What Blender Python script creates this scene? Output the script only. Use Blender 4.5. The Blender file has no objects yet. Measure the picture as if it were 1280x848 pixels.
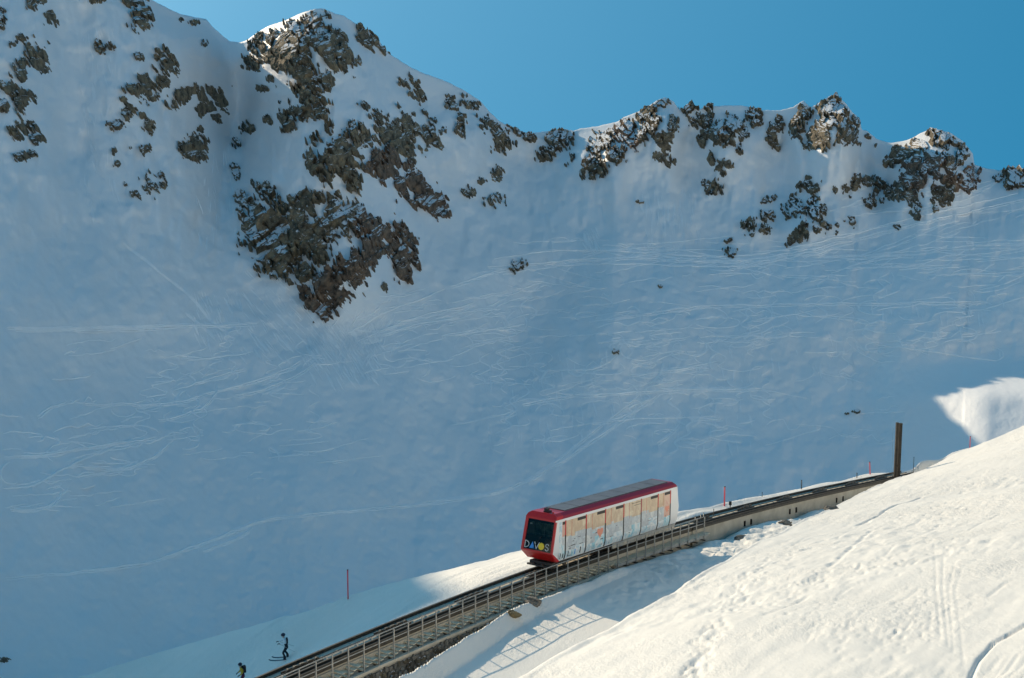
import bpy, bmesh, math, random
import numpy as np
from mathutils import Vector, Matrix

random.seed(7)
rng = np.random.default_rng(7)
C = bpy.context.scene.collection
SC = bpy.context.scene

# ------------------------------------------------------------------ camera, sky, sun, exposure
F = 1778.0
TILT = math.radians(7.5)
CP, SP = math.cos(TILT), math.sin(TILT)
cam_d = bpy.data.cameras.new('camera')
cam_d.sensor_width = 36.0
cam_d.lens = 36.0 * F / 1280.0
cam_d.clip_start = 0.5
cam_d.clip_end = 6000
cam = bpy.data.objects.new('camera', cam_d)
C.objects.link(cam)
cam.location = (0, 0, 0)
cam.rotation_euler = (math.radians(90) - TILT, 0, 0)
SC.camera = cam

SUN_AZ = math.radians(36)      # left of straight ahead
SUN_EL = math.radians(22)
S = Vector((-math.sin(SUN_AZ) * math.cos(SUN_EL), math.cos(SUN_AZ) * math.cos(SUN_EL), math.sin(SUN_EL)))
world = bpy.data.worlds.new('World')
SC.world = world
world.use_nodes = True
wn = world.node_tree
sky = wn.nodes.new('ShaderNodeTexSky')
sky.sky_type = 'NISHITA'
sky.sun_disc = False
sky.sun_elevation = SUN_EL
sky.sun_rotation = -SUN_AZ
sky.altitude = 2600
sky.air_density = 1.0
sky.dust_density = 0.0
sky.ozone_density = 1.0
bg = wn.nodes['Background']
bg.inputs['Strength'].default_value = 0.105
# a clear, even high-mountain sky: the horizon glow lifted out of view, teal-blue like the photograph's
tc_w = wn.nodes.new('ShaderNodeTexCoord')
va = wn.nodes.new('ShaderNodeVectorMath'); va.operation = 'MULTIPLY_ADD'
va.inputs[1].default_value = (1, 1, 0.7); va.inputs[2].default_value = (0, 0, 0.33)
vn = wn.nodes.new('ShaderNodeVectorMath'); vn.operation = 'NORMALIZE'
gm = wn.nodes.new('ShaderNodeGamma'); gm.inputs[1].default_value = 0.35
tint = wn.nodes.new('ShaderNodeVectorMath'); tint.operation = 'MULTIPLY'; tint.inputs[1].default_value = (0.16, 1.42, 2.26)
wn.links.new(tc_w.outputs['Generated'], va.inputs[0]); wn.links.new(va.outputs[0], vn.inputs[0])
wn.links.new(vn.outputs[0], sky.inputs[0]); wn.links.new(sky.outputs[0], gm.inputs[0])
wn.links.new(gm.outputs[0], tint.inputs[0])
# soft bright glow of the air round the sun, fading across the whole sky
dt = wn.nodes.new('ShaderNodeVectorMath'); dt.operation = 'DOT_PRODUCT'; dt.inputs[1].default_value = tuple(S)
mx_ = wn.nodes.new('ShaderNodeMath'); mx_.operation = 'MAXIMUM'; mx_.inputs[1].default_value = 0.0
pw = wn.nodes.new('ShaderNodeMath'); pw.operation = 'POWER'; pw.inputs[1].default_value = 4.0
gl = wn.nodes.new('ShaderNodeVectorMath'); gl.operation = 'SCALE'; gl.inputs[0].default_value = (1.7, 2.5, 2.7)
ad_ = wn.nodes.new('ShaderNodeVectorMath'); ad_.operation = 'ADD'
pw2 = wn.nodes.new('ShaderNodeMath'); pw2.operation = 'POWER'; pw2.inputs[1].default_value = 26.0
sm_ = wn.nodes.new('ShaderNodeMath'); sm_.operation = 'MULTIPLY_ADD'; sm_.inputs[1].default_value = 5.0
wn.links.new(mx_.outputs[0], pw2.inputs[0]); wn.links.new(pw2.outputs[0], sm_.inputs[0]); wn.links.new(pw.outputs[0], sm_.inputs[2])
wn.links.new(tc_w.outputs['Generated'], dt.inputs[0]); wn.links.new(dt.outputs['Value'], mx_.inputs[0]); wn.links.new(mx_.outputs[0], pw.inputs[0])
wn.links.new(sm_.outputs[0], gl.inputs['Scale']); wn.links.new(gl.outputs[0], ad_.inputs[0]); wn.links.new(tint.outputs[0], ad_.inputs[1]); wn.links.new(ad_.outputs[0], bg.inputs[0])

sun_d = bpy.data.lights.new('sun', 'SUN')
sun_d.energy = 4.6
sun_d.angle = math.radians(0.5)
sun_d.color = (1.0, 0.81, 0.57)
sun = bpy.data.objects.new('sun', sun_d)
C.objects.link(sun)
sun.location = S * 300
sun.rotation_euler = S.to_track_quat('Z', 'Y').to_euler()
SC.view_settings.view_transform = 'Standard'
SC.view_settings.look = 'None'
SC.view_settings.gamma = 1.0
SC.view_settings.use_curve_mapping = False
SC.view_settings.exposure = 0.15

# ------------------------------------------------------------------ maths helpers
def xe(u, v):
    """sight line through a point of the picture, as X/Y and drop/Y"""
    u = np.asarray(u, float); v = np.asarray(v, float)
    x = (u - 640) / F; y = (v - 424) / F
    ry = CP - y * SP
    return x / ry, (SP + y * CP) / ry

def at(u, v, y):
    a, b = xe(u, v)
    return Vector((float(a) * y, y, -float(b) * y))

TX, TY = 0.591, 0.8067          # direction of the railway in plan
NC = 49.1
def snh(s, n, h=0.0):
    return Vector((TX * s + TY * (n - NC), TY * s - TX * (n - NC), h))
def sn_of(X, Y):
    return TX * X + TY * Y, TY * X - TX * Y + NC
def y_on_line(u, v, n):
    a, b = xe(u, v)
    y = (NC - n) / (TX - TY * float(a))
    return y, -float(b) * y, TX * float(a) * y + TY * y     # y, h, s

def hsh(ix, iy, seed):
    h = (ix.astype(np.int64) * 374761393 + iy.astype(np.int64) * 668265263 + seed * 1442695041) & 0x7fffffff
    h = ((h ^ (h >> 13)) * 1274126177) & 0x7fffffff
    h = (h ^ (h >> 16)) & 0x7fffffff
    return h / float(0x7fffffff)

def vnoise(x, y, seed=0):
    ix = np.floor(x); iy = np.floor(y)
    fx = x - ix; fy = y - iy
    fx = fx * fx * fx * (fx * (fx * 6 - 15) + 10); fy = fy * fy * fy * (fy * (fy * 6 - 15) + 10)
    a = hsh(ix, iy, seed); b = hsh(ix + 1, iy, seed); c = hsh(ix, iy + 1, seed); d = hsh(ix + 1, iy + 1, seed)
    return (a * (1 - fx) + b * fx) * (1 - fy) + (c * (1 - fx) + d * fx) * fy * 1.0 - 0.5

def fbm(x, y, seed=0, oct=4, gain=0.5):
    r = 0; a = 1.0
    for k in range(oct):
        r = r + a * vnoise(x + 17.3 * k, y - 9.1 * k, seed + k)
        x, y = (x * 0.8 - y * 0.6) * 2.0, (x * 0.6 + y * 0.8) * 2.0
        a *= gain
    return r

def worley(x, y, seed, tilt=0.9):
    ix = np.floor(x); iy = np.floor(y)
    best = np.full(x.shape, 9e9); val = np.zeros(x.shape)
    for dx in (-1, 0, 1):
        for dy in (-1, 0, 1):
            cx = ix + dx; cy = iy + dy
            px = cx + hsh(cx, cy, seed); py = cy + hsh(cx, cy, seed + 1)
            d = (x - px) ** 2 + (y - py) ** 2
            v = hsh(cx, cy, seed + 2) + tilt * ((x - px) * (hsh(cx, cy, seed + 3) - .5) + (y - py) * (hsh(cx, cy, seed + 4) - .5))
            m = d < best
            best = np.where(m, d, best); val = np.where(m, v, val)
    return val

def sstep(a, b, x):
    t = np.clip((x - a) / (b - a), 0, 1)
    return t * t * (3 - 2 * t)

class TPS:
    def __init__(self, pts, lam=0.02):
        P = np.array(pts, float); n = len(P)
        self.p = P[:, :2]; self.sc = 20.0
        X = self.p / self.sc
        d = np.linalg.norm(X[:, None] - X[None], axis=2)
        K = self.k(d) + lam * np.eye(n)
        A = np.zeros((n + 3, n + 3)); A[:n, :n] = K; A[:n, n] = 1; A[:n, n + 1:] = X; A[n, :n] = 1; A[n + 1:, :n] = X.T
        b = np.zeros(n + 3); b[:n] = P[:, 2]
        self.w = np.linalg.solve(A, b)
    def k(self, d):
        return np.where(d > 1e-9, d * d * np.log(np.maximum(d, 1e-9)), 0)
    def __call__(self, X, Y):
        x = np.asarray(X, float) / self.sc; y = np.asarray(Y, float) / self.sc
        r = self.w[-3] + self.w[-2] * x + self.w[-1] * y
        for i in range(len(self.p)):
            d = np.hypot(x - self.p[i, 0] / self.sc, y - self.p[i, 1] / self.sc)
            r = r + self.w[i] * self.k(d)
        return r

# ------------------------------------------------------------------ object helpers
def link(name, me, mats, parent=None):
    o = bpy.data.objects.new(name, me)
    if not isinstance(mats, (list, tuple)): mats = [mats]
    if not me.materials:
        for m in mats: me.materials.append(m)
    C.objects.link(o)
    if parent: o.parent = parent
    return o
def tag(o, label, cat, group=None, kind=None):
    if label: o['label'] = label
    if cat: o['category'] = cat
    if group: o['group'] = group
    if kind: o['kind'] = kind
    return o
def empty(name, loc=(0, 0, 0), rot=(0, 0, 0)):
    o = bpy.data.objects.new(name, None); C.objects.link(o)
    o.location = loc; o.rotation_euler = rot; o.empty_display_size = 0.3
    return o
def np_mesh(name, V, Q, smooth=True):
    me = bpy.data.meshes.new(name)
    V = np.asarray(V, np.float32).reshape(-1, 3); Q = np.asarray(Q, np.int32)
    k = Q.shape[1]
    me.vertices.add(len(V)); me.vertices.foreach_set('co', V.ravel())
    me.loops.add(Q.size); me.loops.foreach_set('vertex_index', Q.ravel())
    me.polygons.add(len(Q)); me.polygons.foreach_set('loop_start', np.arange(0, Q.size, k, dtype=np.int32))
    me.polygons.foreach_set('use_smooth', np.full(len(Q), smooth))
    me.update(calc_edges=True)
    return me
def grid_quads(nr, nc):
    i = np.arange(nr - 1)[:, None] * nc + np.arange(nc - 1)[None]
    return np.stack([i, i + 1, i + nc + 1, i + nc], -1).reshape(-1, 4)

class MB:
    def __init__(self): self.v = []; self.f = []
    def add(self, vs, fs):
        o = len(self.v); self.v += [tuple(v) for v in vs]; self.f += [tuple(i + o for i in f) for f in fs]; return self
    def box(self, a, b):
        x0, y0, z0 = a; x1, y1, z1 = b
        vs = [(x0, y0, z0), (x1, y0, z0), (x1, y1, z0), (x0, y1, z0), (x0, y0, z1), (x1, y0, z1), (x1, y1, z1), (x0, y1, z1)]
        return self.add(vs, [(0, 3, 2, 1), (4, 5, 6, 7), (0, 1, 5, 4), (1, 2, 6, 5), (2, 3, 7, 6), (3, 0, 4, 7)])
    def beam(self, p, q, w, h=None, up=(0, 0, 1)):
        """rectangular bar from p to q"""
        h = h or w
        p = Vector(p); q = Vector(q); d = (q - p).normalized(); up = Vector(up)
        s = d.cross(up)
        if s.length < 1e-4: s = d.cross(Vector((0, 1, 0)))
        s.normalize(); t = s.cross(d)
        vs = []
        for c in (p, q):
            for a, b in ((-1, -1), (1, -1), (1, 1), (-1, 1)):
                vs.append(c + s * a * w / 2 + t * b * h / 2)
        return self.add(vs, [(0, 1, 2, 3), (7, 6, 5, 4), (0, 4, 5, 1), (1, 5, 6, 2), (2, 6, 7, 3), (3, 7, 4, 0)])
    def tube(self, pts, r, n=8):
        pts = [Vector(p) for p in pts]; vs = []; fs = []
        rs = r if isinstance(r, (list, tuple)) else [r] * len(pts)
        for i, p in enumerate(pts):
            d = (pts[min(i + 1, len(pts) - 1)] - pts[max(i - 1, 0)]).normalized()
            a = d.cross(Vector((0, 0, 1)))
            if a.length < 1e-3: a = d.cross(Vector((0, 1, 0)))
            a.normalize(); b = a.cross(d)
            for k in range(n):
                t = 2 * math.pi * k / n
                vs.append(p + (a * math.cos(t) + b * math.sin(t)) * rs[i])
        for i in range(len(pts) - 1):
            for k in range(n):
                fs.append((i * n + k, i * n + (k + 1) % n, (i + 1) * n + (k + 1) % n, (i + 1) * n + k))
        fs.append(tuple(range(n - 1, -1, -1))); fs.append(tuple((len(pts) - 1) * n + k for k in range(n)))
        return self.add(vs, fs)
    def sphere(self, c, r, nu=12, nv=8, sc=(1, 1, 1)):
        vs = []; fs = []
        for i in range(nv + 1):
            t = math.pi * i / nv
            for k in range(nu):
                p = 2 * math.pi * k / nu
                vs.append((c[0] + r * sc[0] * math.sin(t) * math.cos(p), c[1] + r * sc[1] * math.sin(t) * math.sin(p), c[2] + r * sc[2] * math.cos(t)))
        for i in range(nv):
            for k in range(nu):
                fs.append((i * nu + k, (i + 1) * nu + k, (i + 1) * nu + (k + 1) % nu, i * nu + (k + 1) % nu))
        return self.add(vs, fs)
    def prism(self, poly, y0, y1):
        """polygon in local x,z extruded along y"""
        n = len(poly)
        vs = [(x, y0, z) for x, z in poly] + [(x, y1, z) for x, z in poly]
        fs = [tuple(range(n)), tuple(range(2 * n - 1, n - 1, -1))]
        for i in range(n):
            j = (i + 1) % n
            fs.append((i, i + n, j + n, j))
        return self.add(vs, fs)
    def mesh(self, name, smooth=False, bevel=0.0):
        me = bpy.data.meshes.new(name)
        me.from_pydata([tuple(v) for v in self.v], [], self.f)
        bm = bmesh.new(); bm.from_mesh(me)
        if bevel > 0:
            bmesh.ops.bevel(bm, geom=[e for e in bm.edges if e.calc_face_angle(0) > 0.5], offset=bevel, segments=2, affect='EDGES', profile=0.6)
        bmesh.ops.recalc_face_normals(bm, faces=bm.faces)
        for f in bm.faces: f.smooth = smooth
        bm.to_mesh(me); bm.free()
        return me
    def build(self, name, mat, parent=None, smooth=False, bevel=0.0):
        return link(name, self.mesh(name, smooth, bevel), mat, parent)

# ------------------------------------------------------------------ materials
def new_mat(name, col, rough=0.6, metal=0.0, spec=0.5):
    m = bpy.data.materials.new(name); m.use_nodes = True
    b = m.node_tree.nodes['Principled BSDF']
    b.inputs['Base Color'].default_value = (*col, 1); b.inputs['Roughness'].default_value = rough
    b.inputs['Metallic'].default_value = metal; b.inputs['Specular IOR Level'].default_value = spec
    return m
def nd(nt, typ, **kw):
    n = nt.nodes.new(typ)
    for k, v in kw.items():
        if k.startswith('i_'): n.inputs[k[2:]].default_value = v
        else: setattr(n, k, v)
    return n
def ramp(nt, src, stops, interp='LINEAR'):
    r = nt.nodes.new('ShaderNodeValToRGB'); r.color_ramp.interpolation = interp
    while len(r.color_ramp.elements) < len(stops): r.color_ramp.elements.new(0.5)
    for e, (p, c) in zip(r.color_ramp.elements, stops): e.position = p; e.color = (*c, 1)
    nt.links.new(src, r.inputs[0]); return r
def noisy(name, c1, c2, scale, rough=0.7, bump=0.3, bdist=0.05, detail=6, metal=0.0, bscale=None, obj=True):
    m = new_mat(name, c1, rough, metal)
    nt = m.node_tree; b = nt.nodes['Principled BSDF']
    tc = nt.nodes.new('ShaderNodeTexCoord')
    n = nd(nt, 'ShaderNodeTexNoise'); n.inputs['Scale'].default_value = scale; n.inputs['Detail'].default_value = detail; n.inputs['Roughness'].default_value = 0.6
    src = tc.outputs['Object'] if obj else nt.nodes.new('ShaderNodeNewGeometry').outputs['Position']
    nt.links.new(src, n.inputs['Vector'])
    r = ramp(nt, n.outputs['Fac'], [(0.3, c1), (0.7, c2)])
    nt.links.new(r.outputs[0], b.inputs['Base Color'])
    if bump:
        n2 = nd(nt, 'ShaderNodeTexNoise'); n2.inputs['Scale'].default_value = bscale or scale * 2.5; n2.inputs['Detail'].default_value = detail
        nt.links.new(src, n2.inputs['Vector'])
        bp = nt.nodes.new('ShaderNodeBump'); bp.inputs['Strength'].default_value = bump; bp.inputs['Distance'].default_value = bdist
        nt.links.new(n2.outputs['Fac'], bp.inputs['Height']); nt.links.new(bp.outputs[0], b.inputs['Normal'])
    return m

def snow_mat(name, layers, base=(0.86, 0.87, 0.88), stretch=None, dirt=None, patchy=None):
    """layers: list of (noise scale, strength, distance)"""
    m = new_mat(name, base, 0.55, 0, 0.25)
    nt = m.node_tree; b = nt.nodes['Principled BSDF']
    g = nt.nodes.new('ShaderNodeNewGeometry')
    prev = None
    if patchy:
        pn = nd(nt, 'ShaderNodeTexNoise'); pn.inputs['Scale'].default_value = patchy; pn.inputs['Detail'].default_value = 4
        nt.links.new(g.outputs['Position'], pn.inputs['Vector'])
        pr = nd(nt, 'ShaderNodeMapRange'); pr.inputs['From Min'].default_value = .38; pr.inputs['From Max'].default_value = .62
        pr.inputs['To Min'].default_value = .15; pr.inputs['To Max'].default_value = 1.0; nt.links.new(pn.outputs['Fac'], pr.inputs['Value'])
    for li, (sc, st, di, sv) in enumerate(layers):
        mp = nt.nodes.new('ShaderNodeMapping'); nt.links.new(g.outputs['Position'], mp.inputs['Vector'])
        mp.inputs['Rotation'].default_value = (0, 0, sv[0]); mp.inputs['Scale'].default_value = (sv[1], sv[2], 1)
        n = nd(nt, 'ShaderNodeTexNoise'); n.inputs['Scale'].default_value = sc; n.inputs['Detail'].default_value = 5; n.inputs['Roughness'].default_value = 0.6
        nt.links.new(mp.outputs[0], n.inputs['Vector'])
        bp = nt.nodes.new('ShaderNodeBump'); bp.inputs['Strength'].default_value = st; bp.inputs['Distance'].default_value = di
        nt.links.new(n.outputs['Fac'], bp.inputs['Height'])
        if patchy and li > 0: nt.links.new(pr.outputs[0], bp.inputs['Strength'])
        if prev: nt.links.new(prev.outputs[0], bp.inputs['Normal'])
        prev = bp
    nt.links.new(prev.outputs[0], b.inputs['Normal'])
    n = nd(nt, 'ShaderNodeTexNoise'); n.inputs['Scale'].default_value = dirt or 0.05; n.inputs['Detail'].default_value = 6
    nt.links.new(g.outputs['Position'], n.inputs['Vector'])
    r = ramp(nt, n.outputs['Fac'], [(0.35, tuple(c * 0.965 for c in base)), (0.65, base)])
    nt.links.new(r.outputs[0], b.inputs['Base Color'])
    return m

M_snow_far = snow_mat('mountain_snow', [(0.08, 0.25, 1.0, (0.2, 1, 1)), (0.6, 0.5, 0.25, (0.3, 1, 0.4))], base=(0.90, 0.905, 0.91))
M_snow = snow_mat('slope_snow', [(0.9, 0.25, 0.15, (0.9, 1.0, 0.35)), (4.0, 0.85, 0.08, (0.9, 1, .5)), (12.0, 1.0, 0.05, (0, 1, 1))], base=(0.875, 0.84, 0.775), dirt=0.3, patchy=0.10)
M_track = snow_mat('churned_snow', [(2.0, 0.5, 0.1, (0, 1, 1))], base=(0.98, 0.98, 0.98))

def rock_mat(name, dark, mid, warm, rs=0.35):
    m = new_mat(name, mid, 0.9, 0, 0.2)
    nt = m.node_tree; b = nt.nodes['Principled BSDF']
    g = nt.nodes.new('ShaderNodeNewGeometry')
    n = nd(nt, 'ShaderNodeTexNoise'); n.inputs['Scale'].default_value = rs; n.inputs['Detail'].default_value = 9; n.inputs['Roughness'].default_value = 0.7
    nt.links.new(g.outputs['Position'], n.inputs['Vector'])
    r = ramp(nt, n.outputs['Fac'], [(0.32, dark), (0.5, mid), (0.62, warm), (0.75, tuple(c * 1.5 for c in mid))])
    sx = nt.nodes.new('ShaderNodeSeparateXYZ'); nt.links.new(g.outputs['True Normal'], sx.inputs[0])
    n3 = nd(nt, 'ShaderNodeTexNoise'); n3.inputs['Scale'].default_value = 1.5; n3.inputs['Detail'].default_value = 5
    nt.links.new(g.outputs['Position'], n3.inputs['Vector'])
    ad = nd(nt, 'ShaderNodeMath', operation='MULTIPLY_ADD'); ad.inputs[1].default_value = 0.5
    nt.links.new(n3.outputs['Fac'], ad.inputs[0]); nt.links.new(sx.outputs['Z'], ad.inputs[2])
    th = nd(nt, 'ShaderNodeMapRange'); th.inputs['From Min'].default_value = 0.90; th.inputs['From Max'].default_value = 0.98
    nt.links.new(ad.outputs[0], th.inputs['Value'])
    mx = nt.nodes.new('ShaderNodeMix'); mx.data_type = 'RGBA'
    nt.links.new(th.outputs[0], mx.inputs['Factor']); nt.links.new(r.outputs[0], mx.inputs['A']); mx.inputs['B'].default_value = (0.82, 0.83, 0.85, 1)
    nt.links.new(mx.outputs['Result'], b.inputs['Base Color'])
    n2 = nd(nt, 'ShaderNodeTexNoise'); n2.inputs['Scale'].default_value = 1.6; n2.inputs['Detail'].default_value = 8; n2.inputs['Roughness'].default_value = 0.7
    nt.links.new(g.outputs['Position'], n2.inputs['Vector'])
    bp = nt.nodes.new('ShaderNodeBump'); bp.inputs['Strength'].default_value = 0.9; bp.inputs['Distance'].default_value = 0.6
    nt.links.new(n2.outputs['Fac'], bp.inputs['Height']); nt.links.new(bp.outputs[0], b.inputs['Normal'])
    return m
M_rock = rock_mat('dark_rock', (0.035, 0.031, 0.024), (0.20, 0.165, 0.115), (0.32, 0.25, 0.155), .5)
M_rock_red = rock_mat('reddish_rock', (0.035, 0.029, 0.024), (0.20, 0.14, 0.10), (0.30, 0.20, 0.13), .5)
M_rock_near = noisy('grey_stone', (0.10, 0.09, 0.075), (0.26, 0.23, 0.19), 2.5, 0.9, 0.6, 0.08, obj=False)
M_mortar = noisy('old_mortar', (0.10, 0.09, 0.075), (0.19, 0.17, 0.14), 3.0, 0.95, 0.5, 0.05, obj=False)
M_conc = noisy('pale_concrete', (0.37, 0.335, 0.27), (0.56, 0.51, 0.42), 0.7, 0.85, 0.25, 0.02, obj=False)
M_conc2 = noisy('trough_concrete', (0.52, 0.46, 0.36), (0.70, 0.62, 0.50), 1.3, 0.85, 0.2, 0.02, obj=False)
M_dark = noisy('dark_steel', (0.035, 0.033, 0.03), (0.075, 0.065, 0.05), 3.0, 0.55, 0.2, 0.01, metal=0.3, obj=False)
M_rail = noisy('rail_steel', (0.09, 0.08, 0.07), (0.17, 0.15, 0.12), 2.0, 0.45, 0.1, 0.01, metal=0.6, obj=False)
M_galv = noisy('galvanised_steel', (0.30, 0.29, 0.27), (0.46, 0.45, 0.42), 4.0, 0.45, 0.0, metal=0.5, obj=False)
M_tread = noisy('pale_grating', (0.60, 0.51, 0.37), (0.85, 0.74, 0.55), 5.0, 0.6, 0.2, 0.01, obj=False)
M_wood = noisy('tarred_wood', (0.025, 0.021, 0.016), (0.065, 0.052, 0.038), 3.0, 0.8, 0.5, 0.02, obj=False)
M_red = new_mat('red_paint', (0.55, 0.018, 0.018), 0.28); M_maroon = new_mat('maroon_paint', (0.34, 0.012, 0.03), 0.35)
M_white = new_mat('white_paint', (0.78, 0.79, 0.80), 0.3)
M_greyroof = noisy('grey_roof_sheet', (0.10, 0.105, 0.12), (0.15, 0.155, 0.17), 1.5, 0.45, 0.05, 0.01)
M_black = new_mat('black_rubber', (0.012, 0.012, 0.014), 0.5)
M_under = noisy('undercarriage_black', (0.02, 0.02, 0.02), (0.06, 0.055, 0.05), 6.0, 0.6, 0.2, 0.01)
M_pole = new_mat('fluorescent_red_plastic', (0.85, 0.10, 0.12), 0.5)
M_yellow = new_mat('yellow_film', (0.90, 0.62, 0.03), 0.4); M_blue = new_mat('blue_film', (0.05, 0.30, 0.75), 0.4)
M_cream = new_mat('white_film', (0.72, 0.74, 0.72), 0.4)

def glass_mat():
    m = bpy.data.materials.new('tinted_windscreen'); m.use_nodes = True
    nt = m.node_tree; nt.nodes.clear()
    o = nt.nodes.new('ShaderNodeOutputMaterial')
    t = nt.nodes.new('ShaderNodeBsdfTransparent'); t.inputs[0].default_value = (0.55, 0.60, 0.57, 1)
    g = nt.nodes.new('ShaderNodeBsdfGlossy'); g.inputs['Roughness'].default_value = 0.03; g.inputs[0].default_value = (0.9, 0.9, 0.9, 1)
    f = nt.nodes.new('ShaderNodeFresnel'); f.inputs[0].default_value = 1.35
    mx = nt.nodes.new('ShaderNodeMixShader')
    nt.links.new(f.outputs[0], mx.inputs[0]); nt.links.new(t.outputs[0], mx.inputs[1]); nt.links.new(g.outputs[0], mx.inputs[2])
    nt.links.new(mx.outputs[0], o.inputs[0]); return m
M_glass = glass_mat()

# ------------------------------------------------------------------ mountain and bowl
def XI(u, v=300): return float(xe(u, v)[0])
ridge = [(0,-140),(100,-60),(150,-28),(190,0),(205,8),(225,18),(245,22),(258,24),(265,33),(275,42),(287,52),(300,53),(310,50),(320,42),(335,33),(350,28),(365,22),(380,15),(395,11),(405,11),(418,17),(430,20),(445,30),(460,38),(470,46),(480,60),(487,68),(500,76),(515,85),(530,92),(545,97),(560,103),(580,113),(600,126),(612,140),(625,152),(640,160),(657,168),(677,165),(701,162),(708,166),(725,161),(747,158),(773,152),(779,147),(798,140),(813,131),(822,125),(832,122),(842,127),(849,137),(856,135),(864,128),(868,136),(875,137),(885,131),(889,133),(911,132),(926,132),(937,134),(951,138),(958,138),(975,138),(991,134),(1004,126),(1013,134),(1021,131),(1030,124),(1040,119),(1048,122),(1057,129),(1065,140),(1075,149),(1077,163),(1083,163),(1096,174),(1113,179),(1128,177),(1142,172),(1154,165),(1165,161),(1177,163),(1188,166),(1204,177),(1216,192),(1218,206),(1230,210),(1247,213),(1267,210),(1280,211),(1340,208),(1450,190),(1600,175),(2000,150)]
rx, re_ = [], []
for u, v in [(-.95,-.34),(-.80,-.31),(-.70,-.30),(-.60,-.2945),(-.575,-.296),(-.556,-.2970),(-.545,-.281),(-.535,-.268),(-.52,-.256),(-.48,-.24),(-.44,-.222),(-.40,-.203)]:  # unseen crest left of the view, shaped for the shadow edge it casts
    rx.append(u); re_.append(v)
for u, v in ridge:
    a, b = xe(u, v); rx.append(float(a)); re_.append(float(b))
rx = np.array(rx); re_ = np.array(re_)
zr = [(-1050,300),(-600,315),(-350,330),(-100,350),(0,360),(150,375),(230,392),(292,420),(400,388),(470,398),(560,418),(640,440),(720,448),(820,432),(930,438),(1045,424),(1100,438),(1170,415),(1230,420),(1280,418),(1500,390),(2000,350)]
zx = np.array([XI(u) for u, _ in zr]); zz = np.array([z for _, z in zr], float)
cols = np.concatenate([np.linspace(-.95, XI(-46), 110), [XI(u) for u in np.arange(-44, 1326, 1.55)], np.linspace(XI(1330), .80, 60)])
NR = 430; EB = 0.47
er = np.interp(cols, rx, re_) + 0.0004 * vnoise(cols * 700, cols * 0, 3)
zrid = np.interp(cols, zx, zz)
k = np.exp(-np.linspace(-2, 2, 41) ** 2); k /= k.sum()
zrid = np.convolve(np.pad(zrid, 20, 'edge'), k, 'valid')
tt = np.linspace(0, 1, NR) ** 1.0
E = er[None] + (EB - er)[None] * tt[:, None]
X_ = np.broadcast_to(cols[None], E.shape)
U = 640 + F * X_; V = 190 + F * E
def g2(u, v, ru, rv, rot=0):
    c, s = math.cos(rot), math.sin(rot)
    a = ((U - u) * c + (V - v) * s) / ru; b = (-(U - u) * s + (V - v) * c) / rv
    return np.exp(-(a * a + b * b))
slope = 0.60 + 0.32 * (1 - sstep(200, 380, V + 40 * (U - 640) / 640)) + 0.10 * (1 - sstep(60, 140, V))
slope = slope - 0.10 * sstep(420, 560, V) * sstep(500, 900, U)
slope = slope + 0.35 * g2(430, 330, 90, 60) - 0.30 * g2(455, 440, 110, 28) + 0.2 * g2(520, 210, 90, 60)
slope = slope - 0.22 * g2(850, 320, 330, 22, 0.02) - 0.18 * g2(1180, 290, 160, 20, -.3) + 0.15 * g2(1000, 270, 260, 30)
slope = slope + 0.05 * fbm(U / 130, V / 60, 21, 3) * (1 - sstep(1080, 1150, U) * sstep(420, 450, V))
slope = slope + 0.25 * (1 - sstep(110, 210, V)) * (1 - sstep(560, 640, U)) + 0.3 * (1 - sstep(190, 225, V)) * sstep(765, 800, U)
slope = np.maximum(slope, 0.42)
slope = slope - 0.40 * sstep(1080, 1250, U) * sstep(425, 458, V) * (1 - sstep(488, 502, V)) + 0.30 * sstep(1080, 1200, U) * sstep(498, 510, V)
zsm = np.convolve(np.pad(zrid, 200, 'edge'), np.ones(401) / 401, 'valid')
zvar = np.log(zrid / zsm)
dE = np.diff(E, axis=0)
integ = dE / ((slope[1:] + slope[:-1]) / 2 + (E[1:] + E[:-1]) / 2)
kw = np.exp(-np.linspace(-2, 2, 161) ** 2); kw /= kw.sum()
ers = np.interp(np.linspace(cols[0], cols[-1], 2400), cols, er)
ers = np.convolve(np.pad(ers, 80, 'edge'), kw, 'valid'); ers = np.interp(cols, np.linspace(cols[0], cols[-1], 2400), ers)
lnZ = np.log(zsm)[None] + zvar[None] * (1 - sstep(120, 330, V)) + ((ers - er) / (slope[0] + er))[None] - np.concatenate([np.zeros((1, len(cols))), np.cumsum(integ, axis=0)])
Zm = np.exp(lnZ)
fade = sstep(0, 40, V - (190 + F * er)[None])
bul = (0.045 * g2(440, 250, 85, 120, -.15) + 0.03 * g2(350, 60, 60, 60) + 0.025 * g2(200, 110, 60, 130)
       + 0.03 * g2(20, 120, 70, 150) - 0.03 * g2(300, 150, 28, 150, .2) - 0.022 * g2(100, 140, 34, 170, .05)
       - 0.02 * g2(650, 240, 60, 80) + 0.022 * g2(760, 190, 40, 50) + 0.022 * g2(915, 190, 34, 60) + 0.02 * g2(830, 160, 30, 40)
       - 0.018 * g2(860, 200, 20, 60) - 0.018 * g2(970, 220, 26, 80) + 0.026 * g2(1045, 170, 40, 60) + 0.03 * g2(1165, 210, 60, 50)
       - 0.02 * g2(1100, 210, 24, 50) + 0.03 * g2(450, 330, 45, 60) + 0.012 * g2(1000, 280, 60, 25)
       + 0.012 * g2(590, 170, 40, 40) - 0.03 * g2(640, 420, 60, 90, .5) - 0.02 * g2(200, 480, 160, 80) + 0.02 * g2(60, 380, 90, 60)
       + 0.02 * g2(830, 430, 130, 70) + 0.012 * g2(1130, 400, 120, 50))
Zm = Zm * (1 - bul * fade)
up_ = (1 - sstep(260, 380, V))
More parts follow.
